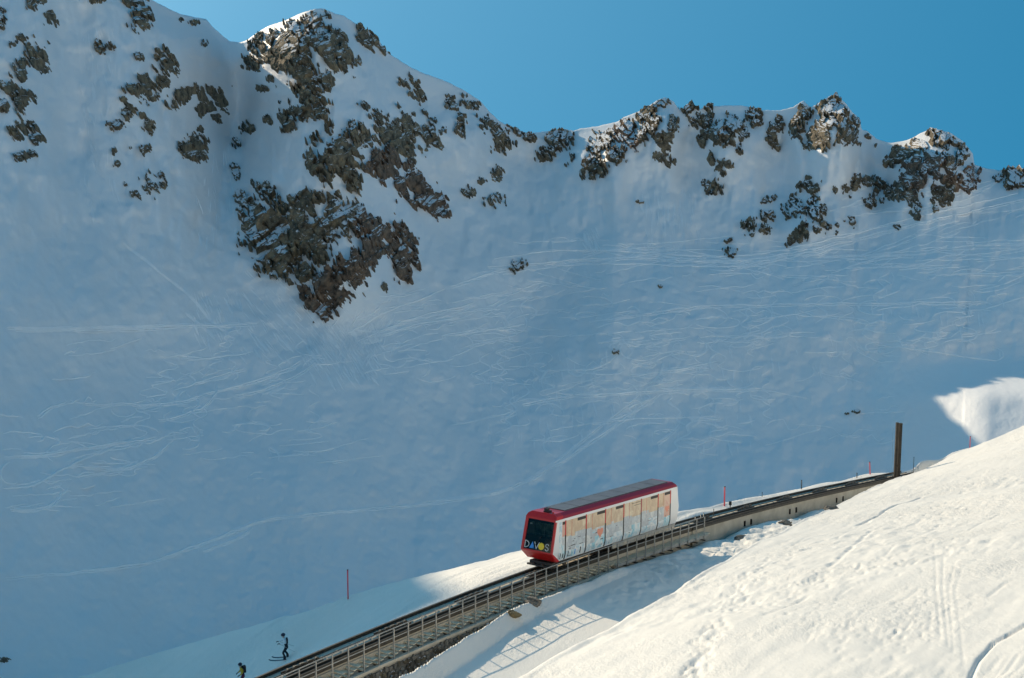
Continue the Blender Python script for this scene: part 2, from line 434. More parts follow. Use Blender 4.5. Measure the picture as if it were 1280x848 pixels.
quiet = sstep(1110, 1170, U) * sstep(435, 460, V)
Zm = Zm * (1 + (1 - .9 * quiet) * fade * (0.010 * fbm(U / 60, V / 90, 5, 3) + up_ * 0.008 * fbm(U / 22, V / 60, 8, 3) + 0.0022 * fbm(U / 14, V / 10, 11, 3)))
PX = X_ * Zm; PY = Zm; PZ = -E * Zm
# small relief in metres
quiet = sstep(1120, 1170, U) * sstep(440, 460, V)
rel = fade * (0.35 * fbm(PX / 9, PY / 5, 31, 4) + up_ * 0.35 * fbm(PX / 4, PZ / 8, 36, 3) + 0.10 * fbm(PX / 2.0, PY / 1.0, 41, 2))
mog = sstep(300, 340, V) * (1 - sstep(470, 600, V)) * sstep(480, 640, U)
rel = rel + fade * mog * (0.22 * fbm(PX / 3.2, PY / 1.5, 43, 3) + 0.10 * np.abs(fbm(PX / 1.6, PY / .8, 47, 2)))
rel = rel * (1 - 0.88 * sstep(1120, 1170, U) * sstep(440, 460, V))
PZ = PZ + rel
# rows behind the crest, falling away on the far side
br = []
for kk, d in enumerate([140, 90, 60, 40, 26, 16, 9, 4, 1.2]):
    y = PY[0] + d
    br.append(np.stack([cols * y, y, PZ[0] - 0.55 * d * (d / (d + 4)) + (0.25 * min(d, 3)) * 0], -1))
MG = np.concatenate([np.array(br), np.stack([PX, PY, PZ], -1)], 0)
nb = len(br)
me = np_mesh('mountain', MG, grid_quads(MG.shape[0], MG.shape[1])[:, ::-1])
mountain = link('mountain', me, M_snow_far); mountain['kind'] = 'structure'

cidx = np.arange(len(cols))
def mpos(u, v):
    """points of the mountain surface seen at u, v"""
    a, b = xe(u, v)
    ci = np.interp(a, cols, cidx); c0 = np.clip(np.floor(ci).astype(int), 0, len(cols) - 2); fc = ci - c0
    e0 = er[c0] * (1 - fc) + er[c0 + 1] * fc
    t = (b - e0) / (EB - e0) * (NR - 1)
    over = np.minimum(t, 0)
    t = np.clip(t, 0, NR - 1.001); r0 = np.floor(t).astype(int); fr = t - r0
    G = MG[nb:]
    p = ((G[r0, c0] * (1 - fc)[..., None] + G[r0, c0 + 1] * fc[..., None]) * (1 - fr)[..., None]
         + (G[r0 + 1, c0] * (1 - fc)[..., None] + G[r0 + 1, c0 + 1] * fc[..., None]) * fr[..., None])
    p = p.copy(); p[..., 1] += -over * 0.8; p[..., 2] += over * 0.3
    return p

# ------------------------------------------------------------------ rock outcrops
CAT = 'rock'
def outcrop(ells, label, thr=0.0, H=1.0, mat=None, step=0.7, cap=True, group=None, fsc=1.0, streak=-0.9):
    E_ = np.array([(e + (0.0,))[:5] for e in ells], float)
    u0 = (E_[:, 0] - np.maximum(E_[:, 2], E_[:, 3])).min() - 3; u1 = (E_[:, 0] + np.maximum(E_[:, 2], E_[:, 3])).max() + 3
    v0 = (E_[:, 1] - np.maximum(E_[:, 2], E_[:, 3])).min() - 3; v1 = (E_[:, 1] + np.maximum(E_[:, 2], E_[:, 3])).max() + 3
    us = np.arange(u0, u1, step); vs = np.arange(v0, v1, step)
    UU, VV = np.meshgrid(us, vs)
    f = np.full(UU.shape, -9.0)
    for (a, b, ru, rv, rot) in E_:
        c, s = math.cos(rot), math.sin(rot)
        x = ((UU - a) * c + (VV - b) * s) / ru; y = (-(UU - a) * s + (VV - b) * c) / rv
        f = np.maximum(f, 1 - np.sqrt(x * x + y * y))
    c, s = math.cos(streak), math.sin(streak)
    rm_ = float(np.maximum(E_[:, 2], E_[:, 3]).max()); kf = min(1.0, max(.5, rm_ / 26.0))
    A = (UU * c - VV * s) / kf; B = (UU * s + VV * c) / kf
    n = 1.6 * fbm(A / 18, B / 7.0, 51, 4, .6) + 0.6 * fbm(UU / 6.0 / kf, VV / 6.0 / kf, 71, 3, .6) + 1.2 * fbm(A / 7.5, B / 2.6, 77, 2, .6)
    m = np.minimum(f * 1.5, 0.70) + n * 0.85 - thr - 0.17 - .05 * (kf < .8)
    if cap and not any(w in label for w in ('fang', 'wedge', 'hump', 'saddle', 'edge', 'skyline')):
        a_, b_ = xe(UU, VV); dv = (b_ - np.interp(a_, cols, er)) * F
        m = m - 1.2 * (1 - sstep(1.0, 6.0, dv + 5 * fbm(UU / 9, VV / 9, 61, 2)))
    P = mpos(UU, VV)
    x = P[..., 0] / fsc; y = P[..., 2] / fsc
    xr = x * .8 + y * .6; yr = -x * .6 + y * .8
    fac = 1.5 * worley(xr / 5.0, yr / 2.4, 91, 1.6) + 0.35 * worley(xr / 1.8, yr / 1.0, 95, 1.4)
    off = np.clip(m * 8.0, -0.55, 0.5) + np.where(m > 0, np.minimum(m * 5, 1) * fac * H * 0.75, 0)
    dirv = np.array([0, -0.80, 0.60])
    jx = 0.25 * vnoise(P[..., 0] * 2, P[..., 2] * 2, 99)
    P = P + dirv * off[..., None]; P[..., 0] += jx * (m > 0)
    nr, nc = UU.shape
    Q = grid_quads(nr, nc)[:, ::-1]
    mm = m.ravel()
    # connected pieces of rock: vertices standing proud of the snow
    lab = np.where(mm > 0, np.arange(mm.size), -1).reshape(nr, nc)
    while True:
        new = lab.copy()
        for (sa, sb) in (((slice(1, None), slice(None)), (slice(None, -1), slice(None))), ((slice(None), slice(1, None)), (slice(None), slice(None, -1)))):
            for p_, q_ in ((sa, sb), (sb, sa)):
                ok = (new[p_] >= 0) & (new[q_] >= 0)
                new[p_] = np.where(ok, np.maximum(new[p_], new[q_]), new[p_])
        if (new == lab).all(): break
        lab = new
    lv = lab.ravel()
    ids, cnt = np.unique(lv[lv >= 0], return_counts=True)
    if len(ids) == 0: return None
    order = np.argsort(-cnt); ids = ids[order]; cnt = cnt[order]
    big = [i_ for i_, c_ in zip(ids, cnt) if c_ >= 14]
    if not big: big = [ids[0]]
    ql = lv[Q].max(axis=1)
    Pf = P.reshape(-1, 3)
    def piece(sel, o0, name, parent=None):
        q = Q[sel]
        used, inv = np.unique(q, return_inverse=True)
        me = np_mesh(name, Pf[used] - o0, inv.reshape(-1, 4), smooth=False)
        return link(name, me, mat or M_rock, parent)
    small = np.isin(ql, [i_ for i_, c_ in zip(ids, cnt) if 3 <= c_ and i_ not in big])
    if len(big) == 1 and small.sum() == 0:
        q = Q[ql == big[0]]; o0 = Pf[np.unique(q)].mean(axis=0)
        ob = piece(ql == big[0], o0, 'rock_outcrop'); ob.location = tuple(o0)
        return tag(ob, label, CAT, group)
    q = Q[ql >= 0]; o0 = Pf[np.unique(q)].mean(axis=0); o0[2] = Pf[np.unique(q)][:, 2].min()
    root = empty('rock_outcrop', tuple(o0)); tag(root, label, CAT, group)
    for b_ in big: piece(ql == b_, o0, 'rock', root)
    if small.sum():
        fr_ = piece(small, o0, 'rock_fragments', root); fr_['kind'] = 'stuff'
    return root

LG = 'rock outcrops on the left snow face'; CG = 'rock outcrops on the central peak'; RG = 'rock outcrops along the right ridge'
rocks = [
 ([(3,28,5,9),(4,12,4,4)], 'small rock on the left picture edge, second highest up the leftmost snow face', .05, .6, None, LG),
 ([(42,6,9,7),(52,2,6,4)], 'small dark rock cut by the top picture edge on the far left snow face', .05, .6, None, LG),
 ([(65,25,8,9)], 'tiny dark rock alone below the top edge on the far left snow face', .1, .5, None, LG),
 ([(28,48,8,5),(14,57,4,3),(44,45,3,3)], 'small flat rock right above the speckled rock band at far left', .1, .5, None, LG),
 ([(48,76,17,19),(25,90,12,10),(28,100,9,6),(38,64,10,3)], 'speckled broken rock cluster on the far left snow face', .22, .9, None, LG),
 ([(14,113,20,7,.2),(28,126,16,13),(43,124,6,8),(5,134,9,8)], 'dark pointed rock mass on the far left below the speckled cluster', .0, 1.2, None, LG),
 ([(30,160,18,12),(26,172,8,4),(48,177,8,7)], 'brown rock knob at far left with snow all round it', .02, 1.1, None, LG),
 ([(30,198,9,5),(40,194,6,3)], 'lowest small rock of the far left snow face', .05, .7, None, LG),
 ([(178,24,12,20,.2),(168,3,14,8),(190,20,5,6)], 'dark rock hanging below the top picture edge under the left crest', -.02, 1.2, None, LG),
 ([(122,1,9,5)], 'short rock strip at the very top edge over the left snow face', .0, .6, None, LG),
 ([(124,61,8,7),(138,60,7,4)], 'small dark rock alone high in the left snow gully', .0, .8, None, LG),
 ([(175,72,6,6)], 'single small brown rock left of the forked rock rib on the left face', .05, .7, None, LG),
 ([(211,80,14,17,-.5),(200,72,8,8)], 'dark rock clump with a slanting top on the upper left rib', .02, 1.0, None, LG),
 ([(173,112,18,9),(192,117,13,13),(181,104,8,7),(203,105,8,8)], 'speckled rock patch in the middle of the left rib', .08, .9, None, LG),
 ([(155,128,5,6),(160,142,10,12),(166,135,6,6)], 'sparse rock specks running down the left rib', .3, .5, None, LG),
 ([(147,160,9,7),(137,157,4,4)], 'small brown rock knob at the foot of the specks on the left rib', .02, .8, None, LG),
 ([(187,158,7,10,-.3),(180,146,4,3)], 'narrow dark rock leaning right on the lower left rib', .0, .8, None, LG),
 ([(183,188,7,7)], 'small dark rock below the narrow leaning rock on the left rib', .05, .6, None, LG),
 ([(143,190,4,4),(148,206,4,3),(166,187,3,2)], 'three tiny dark stones in the snow at the left rib foot', .0, .4, None, LG),
 ([(192,228,14,15),(170,245,7,6),(200,233,8,5),(157,229,3,3)], 'scattered low rocks at the very bottom of the left rib', .22, .7, None, LG),
 ([(224,129,15,9,-.5),(235,121,8,6),(268,133,19,20,.3),(258,121,10,9),(243,113,7,6)], 'arched dark rock with a thick right end under the left crest', .02, 1.2, None, LG),
 ([(243,187,17,17,.6),(250,176,7,7)], 'round snow-streaked rock below the arched rock on the left', .0, 1.2, None, LG),
 ([(251,163,5,4)], 'tiny stone between the arched rock and the round streaked rock', .0, .4, None, LG),
 ([(243,30,7,4),(226,25,3,3),(270,40,5,3),(256,55,6,5)], 'thin stones sprinkled under the left crest near the notch', .25, .5, None, LG),
 # central peak
 ([(362,58,34,32,-.4),(345,70,20,20),(380,30,18,16)], 'big brown cliff at the left of the central summit', -.10, 1.6, None, CG),
 ([(418,66,17,30,-.5),(402,48,18,22,-.5),(406,18,12,7)], 'steep dark rib right under the central summit', -.05, 1.5, None, CG),
 ([(320,57,12,11),(315,82,11,8),(324,45,6,6)], 'small dark crag on the left shoulder of the central peak', .05, 1.0, None, CG),
 ([(461,47,17,10,.5),(482,62,7,6),(420,47,10,7)], 'broken rocks along the upper right skyline of the central peak', .10, .9, None, CG),
 ([(386,110,22,24,.3),(380,95,14,10),(392,136,20,16),(360,150,13,15),(410,105,8,14)], 'dark rock band in mid height left of the snow ramp on the central peak', .02, 1.3, None, CG),
 ([(448,77,6,5)], 'single pale stone on the snow right of the central summit rib', .0, .6, None, CG),
 ([(310,161,10,7),(296,180,6,6),(335,152,7,5)], 'small rocks at the left edge of the central peak beside the gully', .12, .7, None, CG),
 ([(295,214,6,12),(330,112,10,5),(338,100,5,5)], 'thin rock specks on the left flank of the central peak', .12, .6, None, CG),
 ([(514,106,15,9,.3),(524,119,12,7)], 'dark rock strip high on the right shoulder of the central peak', .10, .8, None, CG),
 ([(568,128,16,10,.2),(590,134,10,7),(577,163,10,14),(577,148,6,9)], 'rock patch under the right skyline of the central peak with a tail', .12, .9, None, CG),
 ([(612,160,16,10,.6),(628,178,14,16,.6),(608,150,8,6)], 'sparse rocks where the central peak drops to the saddle', .24, .8, None, CG),
 ([(456,134,8,6),(475,146,12,9,.5)], 'two little dark rocks on the snow ramp of the central peak', .05, .7, None, CG),
 ([(426,192,34,24,-.4),(452,176,26,14,.3),(440,215,12,26),(394,208,14,9)], 'large grey crag with a hanging tongue in the middle of the central face', -.06, 1.7, None, CG),
 ([(493,172,26,18,.5),(522,156,26,16,.3),(540,172,16,16,.4),(508,190,20,12)], 'speckled rock slabs right of the hanging grey crag', .14, 1.0, None, CG),
 ([(483,208,26,20,.6),(510,228,34,17,.6),(532,250,26,15,.6),(550,264,8,14)], 'brown rock wall slanting down to the right on the central face', -.06, 1.4, M_rock_red, CG),
 ([(587,240,11,7),(618,252,13,8),(602,228,6,4)], 'small rocks strung out right of the slanting brown wall', .12, .7, None, CG),
 ([(622,219,6,9),(602,225,4,5)], 'narrow dark stone right of the strung out rocks', .0, .7, None, CG),
 ([(378,250,24,10,-.3),(360,258,14,8),(330,236,12,8),(306,252,10,14)], 'low ledge rocks above the left cliff of the central face', .10, .9, None, CG),
 ([(344,290,36,32,.5),(322,282,20,24),(352,322,26,24,.7),(372,272,26,14,-.4)], 'broad dark cliff at the lower left of the central face', -.16, 1.8, None, CG),
 ([(393,298,30,26,-.5),(412,284,20,16),(428,268,22,20,.4),(378,345,18,10,-.4)], 'grey-brown cliff in the centre of the lower central face', -.08, 1.6, None, CG),
 ([(468,290,34,16,.5),(492,302,30,22,.4),(506,326,20,14,.5),(508,342,12,12),(455,272,18,9,.5)], 'reddish cliff at the lower right of the central face', -.04, 1.6, M_rock_red, CG),
 ([(440,338,34,16,-.6),(462,322,24,14,-.5),(412,364,28,20,-.5),(403,380,22,17,.5),(393,372,22,10,.5),(408,392,10,8)], 'lowest dark cliff with a pointed foot on the central face', -.14, 1.7, M_rock_red, CG),
 ([(480,360,5,5)], 'tiny rock right of the pointed foot of the central face', .0, .5, None, CG),
 ([(648,333,10,6,-.4)], 'lone rock boulder in the snow bowl below the saddle', -.1, 1.0, None, None),
 # right ridge
 ([(648,166,12,6,.2),(661,174,11,6,.4),(640,160,7,4)], 'low dark rock on the saddle, leftmost of the right ridge', .02, .9, None, RG),
 ([(697,173,16,14),(706,168,10,10)], 'dark hump of rock on the skyline right of the saddle', -.05, 1.2, None, RG),
 ([(682,194,12,9),(694,188,8,5)], 'speckled rock under the skyline hump right of the saddle', .12, .8, None, RG),
 ([(716,199,4,5),(709,207,3,3)], 'tiny stone right of the speckled rock near the saddle', .0, .5, None, RG),
 ([(742,209,15,14,.6)], 'big dark boulder standing alone left below the sunlit cornice', -.2, 1.6, None, RG),
 ([(752,180,13,16,.5),(745,187,10,8)], 'grey rock face right under the sunlit white cornice', -.06, 1.3, None, RG),
 ([(779,168,13,18,-.5),(778,150,6,6),(790,182,7,5)], 'reddish rock pillar left of the snowy dome on the right ridge', -.04, 1.3, M_rock_red, RG),
 ([(769,195,13,9)], 'rounded rock below the reddish pillar', -.06, 1.1, None, RG),
 ([(807,144,10,18,.8),(828,128,14,6)], 'dark slanting rock crowning the snowy dome of the right ridge', .02, 1.2, None, RG),
 ([(813,158,13,12),(801,172,9,9)], 'rock patches on the left side of the snowy dome', .04, 1.1, None, RG),
 ([(832,177,12,12),(825,196,15,8,.4),(834,204,6,5)], 'rock step below the snowy dome', .06, 1.1, None, RG),
 ([(842,154,8,10)], 'small dark rock right of the snowy dome', -.02, .9, None, RG),
 ([(861,137,10,8,-.5),(864,131,5,6)], 'sharp black rock fang on the skyline', -.15, 1.4, None, RG),
 ([(878,152,15,9,-.4),(884,134,6,8)], 'rock wedge behind the skyline fang, to its right', -.08, 1.2, None, RG),
 ([(878,173,7,14,.3),(888,196,5,9)], 'narrow broken rock strip under the skyline wedge', .08, .9, None, RG),
 ([(898,168,10,14),(918,158,15,10,.3),(914,176,11,7,.4),(928,170,9,10,.5)], 'cluster of brown blocks left of the open snow chute', -.02, 1.3, None, RG),
 ([(941,144,11,8),(946,155,7,5)], 'dark rock just under the snowy skyline between fang and summit', -.02, .9, None, RG),
 ([(923,191,5,7),(905,205,12,5,.5),(898,211,5,4),(903,219,5,4)], 'small stones trailing down toward the lone brown block', .12, .7, None, RG),
 ([(890,234,12,8,.3)], 'lone brown block at the bottom of the trailing stones', -.15, 1.2, None, RG),
 ([(801,253,6,2)], 'two dark specks in the snow below the dome', .0, .3, None, RG),
 ([(913,316,8,7),(910,303,4,3)], 'little round rock at the lower edge of the right snow face', -.05, .9, None, RG),
 ([(975,154,5,13),(965,170,7,13),(971,185,4,5)], 'two upright dark rocks left of the twin summit', -.02, 1.0, None, RG),
 ([(996,160,9,14,.2),(1004,145,10,10)], 'dark rock under the little snow tip left of the round summit', .0, 1.2, None, RG),
 ([(1040,143,24,20,.3),(1058,164,16,17),(1070,150,7,14),(1040,126,14,7,.4)], 'big rocky round summit of the right ridge', -.08, 1.7, None, RG),
 ([(1022,172,12,18,-.4),(1012,184,9,8,.6)], 'rock rib running down left of the round summit', .02, 1.1, None, RG),
 ([(1085,167,5,7),(1100,175,7,4),(1093,183,4,3)], 'small pointed stones right of the round summit', .05, .8, None, RG),
 ([(1132,188,26,12,-.5),(1118,200,12,7,-.5),(1144,180,14,8)], 'long slanting rock at the left of the rightmost summit', -.06, 1.4, None, RG),
 ([(1175,172,22,6,.4),(1206,188,9,18,.3),(1192,204,12,10),(1174,180,14,6,.4)], 'rock rim round the snowcap of the rightmost summit', .06, 1.3, None, RG),
 ([(1155,221,26,20,.3),(1172,207,20,10,.4),(1140,226,14,9)], 'large dark cliff below the rightmost summit', -.06, 1.5, M_rock_red, RG),
 ([(1177,244,13,13,.5)], 'dark block at the foot of the cliff below the rightmost summit', -.08, 1.2, None, RG),
 ([(1207,230,20,9,-.1),(1214,217,9,8)], 'reddish rocks right of the cliff below the rightmost summit', .04, 1.1, M_rock_red, RG),
 ([(1009,234,15,9,.3),(1010,225,5,4),(1015,252,6,6)], 'flat rocks at the upper end of the lower right rock field', .10, .8, None, RG),
 ([(960,250,10,4,-.4)], 'flat rock at the left of the lower right rock field', .0, .6, None, RG),
 ([(991,262,12,16,.4),(1000,262,6,7)], 'dark speckled rock in the lower right rock field, second from left', .04, .9, None, RG),
 ([(1019,268,13,13),(1005,280,6,6),(1030,282,7,4)], 'grey ring of rock in the lower right rock field', .06, .9, None, RG),
 ([(957,271,12,7,.3),(934,282,10,6),(957,290,10,8),(940,295,7,3)], 'broken rocks at the lower left of the right snow face', .10, .8, None, RG),
 ([(996,296,14,9,-.2),(987,302,6,6)], 'lowest dark rock of the lower right rock field', .05, .8, None, RG),
 ([(1067,231,12,11),(1086,229,15,8,.2),(1100,238,12,8,.4)], 'wide rock group halfway between the lower rock field and the rightmost cliff', .02, 1.0, None, RG),
 ([(1087,254,7,7),(1101,252,3,3)], 'single square rock below the wide rock group', -.08, .8, None, RG),
 ([(1116,246,10,6,.4),(1132,240,22,8,.6),(1140,252,18,8,.5)], 'sparse rocks running to the foot of the rightmost cliff', .18, .8, None, RG),
 ([(1144,264,7,7),(1145,273,4,4),(1170,262,4,4)], 'small dark rock below the sparse rocks on the right', .0, .7, None, RG),
 ([(1034,285,18,6,-.3),(1065,275,5,8),(1043,292,6,4)], 'thin specks right of the lowest dark rock on the right', .28, .5, None, RG),
 ([(1122,284,4,4),(1043,240,4,5)], 'two tiny lone stones on the right snow face', .0, .5, None, RG),
 ([(1267,224,12,12,.3)], 'dark rock block at the right picture edge', -.15, 1.3, None, RG),
 ([(1247,223,5,4)], 'little stone left of the block at the right picture edge', -.05, .6, None, RG),
 ([(770,440,4,2.5),(772,443,2,2)], 'tiny dark stone by the looping ski tracks in the bowl', -.2, .35, None, None),
 ([(825,358,3,2)], 'tiny dark stone high in the tracked snow bowl', -.2, .3, None, None),
 ([(1070,516,6,1.6),(1058,518,4,1.6)], 'thin dark stone strip low in the shaded bowl above the dark posts', -.2, .35, None, None),
 ([(4,827,5,1.8),(9,825,4,1.2)], 'thin dark stone at the lower left picture edge', -.3, .3, None, None),
]
for ells, lab, thr, H, mt, grp in rocks:
    outcrop([tuple(map(float, e)) for e in ells], lab, thr=thr, H=H, mat=mt, group=grp)

# ------------------------------------------------------------------ ski tracks: low ridges of churned snow on the mountain
TV, TQ = [], []
def track(pts, w=0.22, hgt=0.10, wob=0.6, n=None):
    P = np.array(pts, float)
    d = np.r_[0, np.cumsum(np.hypot(*np.diff(P, axis=0).T))]
    m = n or max(4, int(d[-1] / 3.0))
    q = np.linspace(0, d[-1], m)
    # smooth the polyline
    u = np.interp(q, d, P[:, 0]); v = np.interp(q, d, P[:, 1])
    if ((u > 1140) & (v > 452)).any(): return
    ks = max(1, m // (len(P) * 2)) if len(P) > 2 else 0
    if ks > 1:
        k = np.ones(2 * ks + 1) / (2 * ks + 1)
        u = np.convolve(np.pad(u, ks, 'edge'), k, 'valid'); v = np.convolve(np.pad(v, ks, 'edge'), k, 'valid')
    s0 = random.random() * 100
    v = v + wob * fbm(q / 9.0 + s0, q * 0 + s0, 3, 3)
    p = mpos(u, v)
    t = np.gradient(p, axis=0); t /= np.maximum(np.linalg.norm(t, axis=1), 1e-6)[:, None]
    nrm = np.array([0, -0.52, 0.85])
    s = np.cross(t, nrm); s /= np.maximum(np.linalg.norm(s, axis=1), 1e-6)[:, None]
    wv = (w * np.clip(0.25 + 1.5 * (vnoise(q / 14 + s0, q * 0, 9) + .5), .15, 1.4))
    wv = wv * np.minimum(1, np.minimum(np.arange(m), m - 1 - np.arange(m)) / max(2.0, m * .15) + .1)
    wv = wv[:, None]
    o = sum(len(x) for x in TV)
    L = p + s * wv * 1.35 - nrm * 0.25; L1 = p + s * wv + nrm * hgt; R1 = p - s * wv + nrm * hgt; R = p - s * wv * 1.35 - nrm * 0.25
    TV.append(np.stack([L, L1, R1, R], 1).reshape(-1, 3))
    i = np.arange(m - 1)[:, None] * 4
    TQ.append(np.concatenate([i + [0, 1, 5, 4], i + [1, 2, 6, 5], i + [2, 3, 7, 6]]) + o)

explicit = [
 [(0,408),(60,412),(130,409),(200,407),(330,405)],[(10,411),(120,413),(210,409)],
 [(0,724),(60,718),(110,712),(190,703),(215,692),(260,676),(300,661),(320,649),(400,641),(500,633),(560,627),(640,611),(700,574),(760,524),(800,498)],
 [(500,633),(640,612),(730,560),(790,515),(830,490)],[(680,540),(720,532),(780,524),(900,520)],
 [(150,300),(200,340),(240,370),(262,400),(290,420)],[(230,390),(255,410),(270,425)],
 [(195,525),(225,520),(255,508),(270,495),(272,478)],[(100,584),(140,586),(165,584),(190,572),(215,552)],[(0,610),(40,608),(60,598),(75,585),(110,572),(140,560),(180,552)],
 [(0,572),(40,570),(90,562),(150,553),(200,545)],[(10,636),(50,636),(70,628),(78,612)],
 [(160,505),(200,506),(240,498),(300,480),(340,470),(380,450)],[(100,505),(170,504),(240,506)],[(45,521),(60,510),(85,503)],
 [(290,495),(330,486),(370,470),(400,450)],[(230,450),(270,447),(320,440)],[(240,480),(270,470),(310,460)],
 [(250,690),(300,672),(318,655)],[(690,492),(740,496),(790,490),(830,488),(960,486)],
 [(680,495),(676,470),(690,463),(740,462),(765,452),(775,440)],[(560,420),(610,412),(660,405)],
 [(750,400),(790,396),(830,388),(860,383),(960,381),(1100,379),(1240,376)],[(820,486),(880,486),(950,487)],
 [(780,470),(830,465),(870,457),(900,452)],[(810,484),(826,470),(830,450)],[(770,436),(778,425)],[(790,455),(815,460)],
 [(650,505),(700,497),(720,494)],[(860,522),(900,524),(905,523)],[(820,556),(840,540),(850,528)],
 [(610,325),(660,317),(720,312),(800,316),(860,319),(920,322),(980,312),(1060,294),(1140,272),(1200,258),(1280,240)],
 [(600,335),(700,325),(800,322),(880,327),(950,324),(1040,305),(1130,283),(1220,262),(1290,247)],
 [(620,345),(680,333),(760,330),(840,332),(920,334),(1000,322)],[(560,360),(610,342),(650,330)],[(430,420),(470,395),(520,375),(560,360)],
 [(440,430),(480,410),(540,390),(600,378)],[(470,420),(520,405),(580,395)],[(900,336),(1000,318),(1100,290),(1200,268)],
 [(1190,478),(1130,470),(1060,462)],[(1250,452),(1200,446),(1150,438),(1090,430)],
]
for p in explicit:
    track(p, 0.22, 0.14)
    if random.random() < .7: track([(a + 1, b + 2.6) for a, b in p], 0.12, 0.09)
for p in explicit[:2]: track([(a + 2, b - 1.5) for a, b in p], 0.15, 0.08)
def arcs(n, box, ln, amp, slope_, w=.12, h=.09):
    for _ in range(n):
        u = random.uniform(box[0], box[2]); v = random.uniform(box[1], box[3])
        L = random.uniform(*ln); a = random.uniform(-1, 1) * amp * random.choice((.3, .6, 1)); k = random.uniform(-1, 1) * 3
        sl = slope_ + random.choice((-.12, .1, -.3, .35, 0)) * random.random()
        pts = [(u + L * t, v + sl * L * t + a * math.sin(3.14 * t * random.choice((1, 1, 2))) + k * t) for t in np.linspace(0, 1, 7)]
        track(pts, w * random.uniform(.6, 1.3), h, .8)
arcs(110, (560, 325, 1250, 430), (15, 80), 7, -.08)
arcs(60, (620, 300, 1270, 345), (40, 160), 3, -.05, .16)
arcs(60, (560, 420, 1200, 560), (15, 80), 8, -.05)
arcs(45, (430, 370, 640, 470), (20, 70), 4, -.2)
arcs(60, (60, 430, 420, 600), (15, 70), 5, -.15, .12)
arcs(30, (0, 560, 150, 640), (20, 70), 4, -.05, .12)
arcs(35, (1000, 240, 1280, 330), (30, 110), 3, -.25, .14)
def sturns(n, box, w=.13, h=.09):      # linked turns down the fall line
    for _ in range(n):
        u = random.uniform(box[0], box[2]); v = random.uniform(box[1], box[3]); L = random.uniform(30, 90); am = random.uniform(4, 12); wl = random.uniform(14, 30); dr = random.uniform(-.9, .5); ph = random.uniform(0, 6)
        track([(u + dr * L * t + am * math.sin(ph + 6.283 * L * t / wl), v + L * t * .9) for t in np.linspace(0, 1, int(L / 2.2))], w * random.uniform(.6, 1.3), h, .5)
def loops(n, box):
    for _ in range(n):
        u = random.uniform(box[0], box[2]); v = random.uniform(box[1], box[3]); r1 = random.uniform(8, 34); r2 = random.uniform(4, 14); a0 = random.uniform(0, 6.28); sw = random.uniform(1.6, 3.6)
        track([(u + r1 * math.cos(a0 + sw * t), v + r2 * math.sin(a0 + sw * t)) for t in np.linspace(0, 1, 14)], .15 * random.uniform(.5, 1.2), .10, .3)
sturns(22, (600, 380, 1080, 500)); sturns(12, (180, 400, 420, 500)); sturns(14, (900, 330, 1230, 420))
loops(80, (620, 370, 1000, 560)); loops(24, (0, 480, 380, 600)); loops(30, (960, 340, 1250, 450)); loops(20, (380, 400, 620, 470))
def slides(n, box, w, h):      # avalanche crumbs lying down the fall line
    for _ in range(n):
        u = random.uniform(box[0], box[2]); v = random.uniform(box[1], box[3]); L = random.uniform(4, 22)
        dx = random.uniform(-.1, .35) + box[4]
        track([(u + dx * L * t, v + L * t) for t in np.linspace(0, 1, 4)], w * random.uniform(.5, 1.5), h, 1.0)
slides(80, (100, 20, 145, 260, .05), .14, .09)
slides(50, (240, 360, 300, 420, .3), .14, .08)
slides(170, (300, 330, 440, 450, .7), .13, .09); slides(140, (380, 400, 470, 470, .5), .14, .09); slides(60, (420, 380, 500, 440, -.7), .11, .08)
slides(70, (800, 230, 870, 310, 0), .16, .10)
slides(26, (727, 282, 745, 305, .3), .22, .14)
slides(40, (245, 180, 290, 300, 0), .10, .07)
slides(110, (600, 430, 940, 560, .0), .13, .07)
slides(60, (960, 360, 1250, 470, .1), .13, .07)
TVa = np.concatenate(TV); TQa = np.concatenate(TQ)
o = link('ski_tracks', np_mesh('ski_tracks', TVa, TQa[:, ::-1], False), M_track)
tag(o, 'pale ski tracks and slide crumbs criss-crossing the shaded snow bowl', 'ski tracks', kind='stuff')

# ------------------------------------------------------------------ railway height along the line
rp = [(316, 848), (370, 826.5), (420, 805.5), (490, 777), (560, 748), (620, 726), (675, 706), (740, 686), (870, 646), (960, 623.5), (1040, 606), (1114, 591)]
ss, hh = [], []
for u, v in rp:
    y, h, s = y_on_line(u, v, -0.6); ss.append(s); hh.append(h)
ss = np.array(ss); hh = np.array(hh)
pf = np.polyfit(ss - 80, hh, 4)
S_END = ss[-1]
def T(s):                      # top of rail
    s = np.clip(s, 40, 134) if not np.isscalar(s) else min(max(s, 40), 134)
    return np.polyval(pf, s - 80)

# ------------------------------------------------------------------ near slopes
def P3(u, v, y=None, h=None):
    a, b = xe(u, v); a = float(a); b = float(b)
    if y is None: y = -h / b
    return (a * y, y, -b * y)
def N3(s, n, h):
    p = snh(s, n, h); return (p.x, p.y, h)
n1 = []; DH = -0.85
for s in (42, 48, 54, 60, 66, 72, 78, 84, 90, 98, 106, 114, 122, 130):
    t = float(T(s)); dl = 1.6 if s < 58 else (1.6 - (s - 58) / 10 * .9 if s < 68 else .7)
    n1.append(N3(s, -2.0, t - dl))
    if s >= 66: n1.append(N3(s, 0.0, t - 0.8))
for s, h in ((42, -26.5), (48, -26.25), (53, -26.0), (58, -25.85), (63, -25.75), (68, -25.7), (74, -25.8), (80, -26.2), (86, -26.7), (92, -27.0)):
    n1.append(N3(s, 2.4, h + DH))
for u, v, h in ((896, 672, -27.25), (981, 646, -28.1), (1040, 630, -28.8), (1075, 616, -29.3)): n1.append(P3(u, v, h=h + DH))
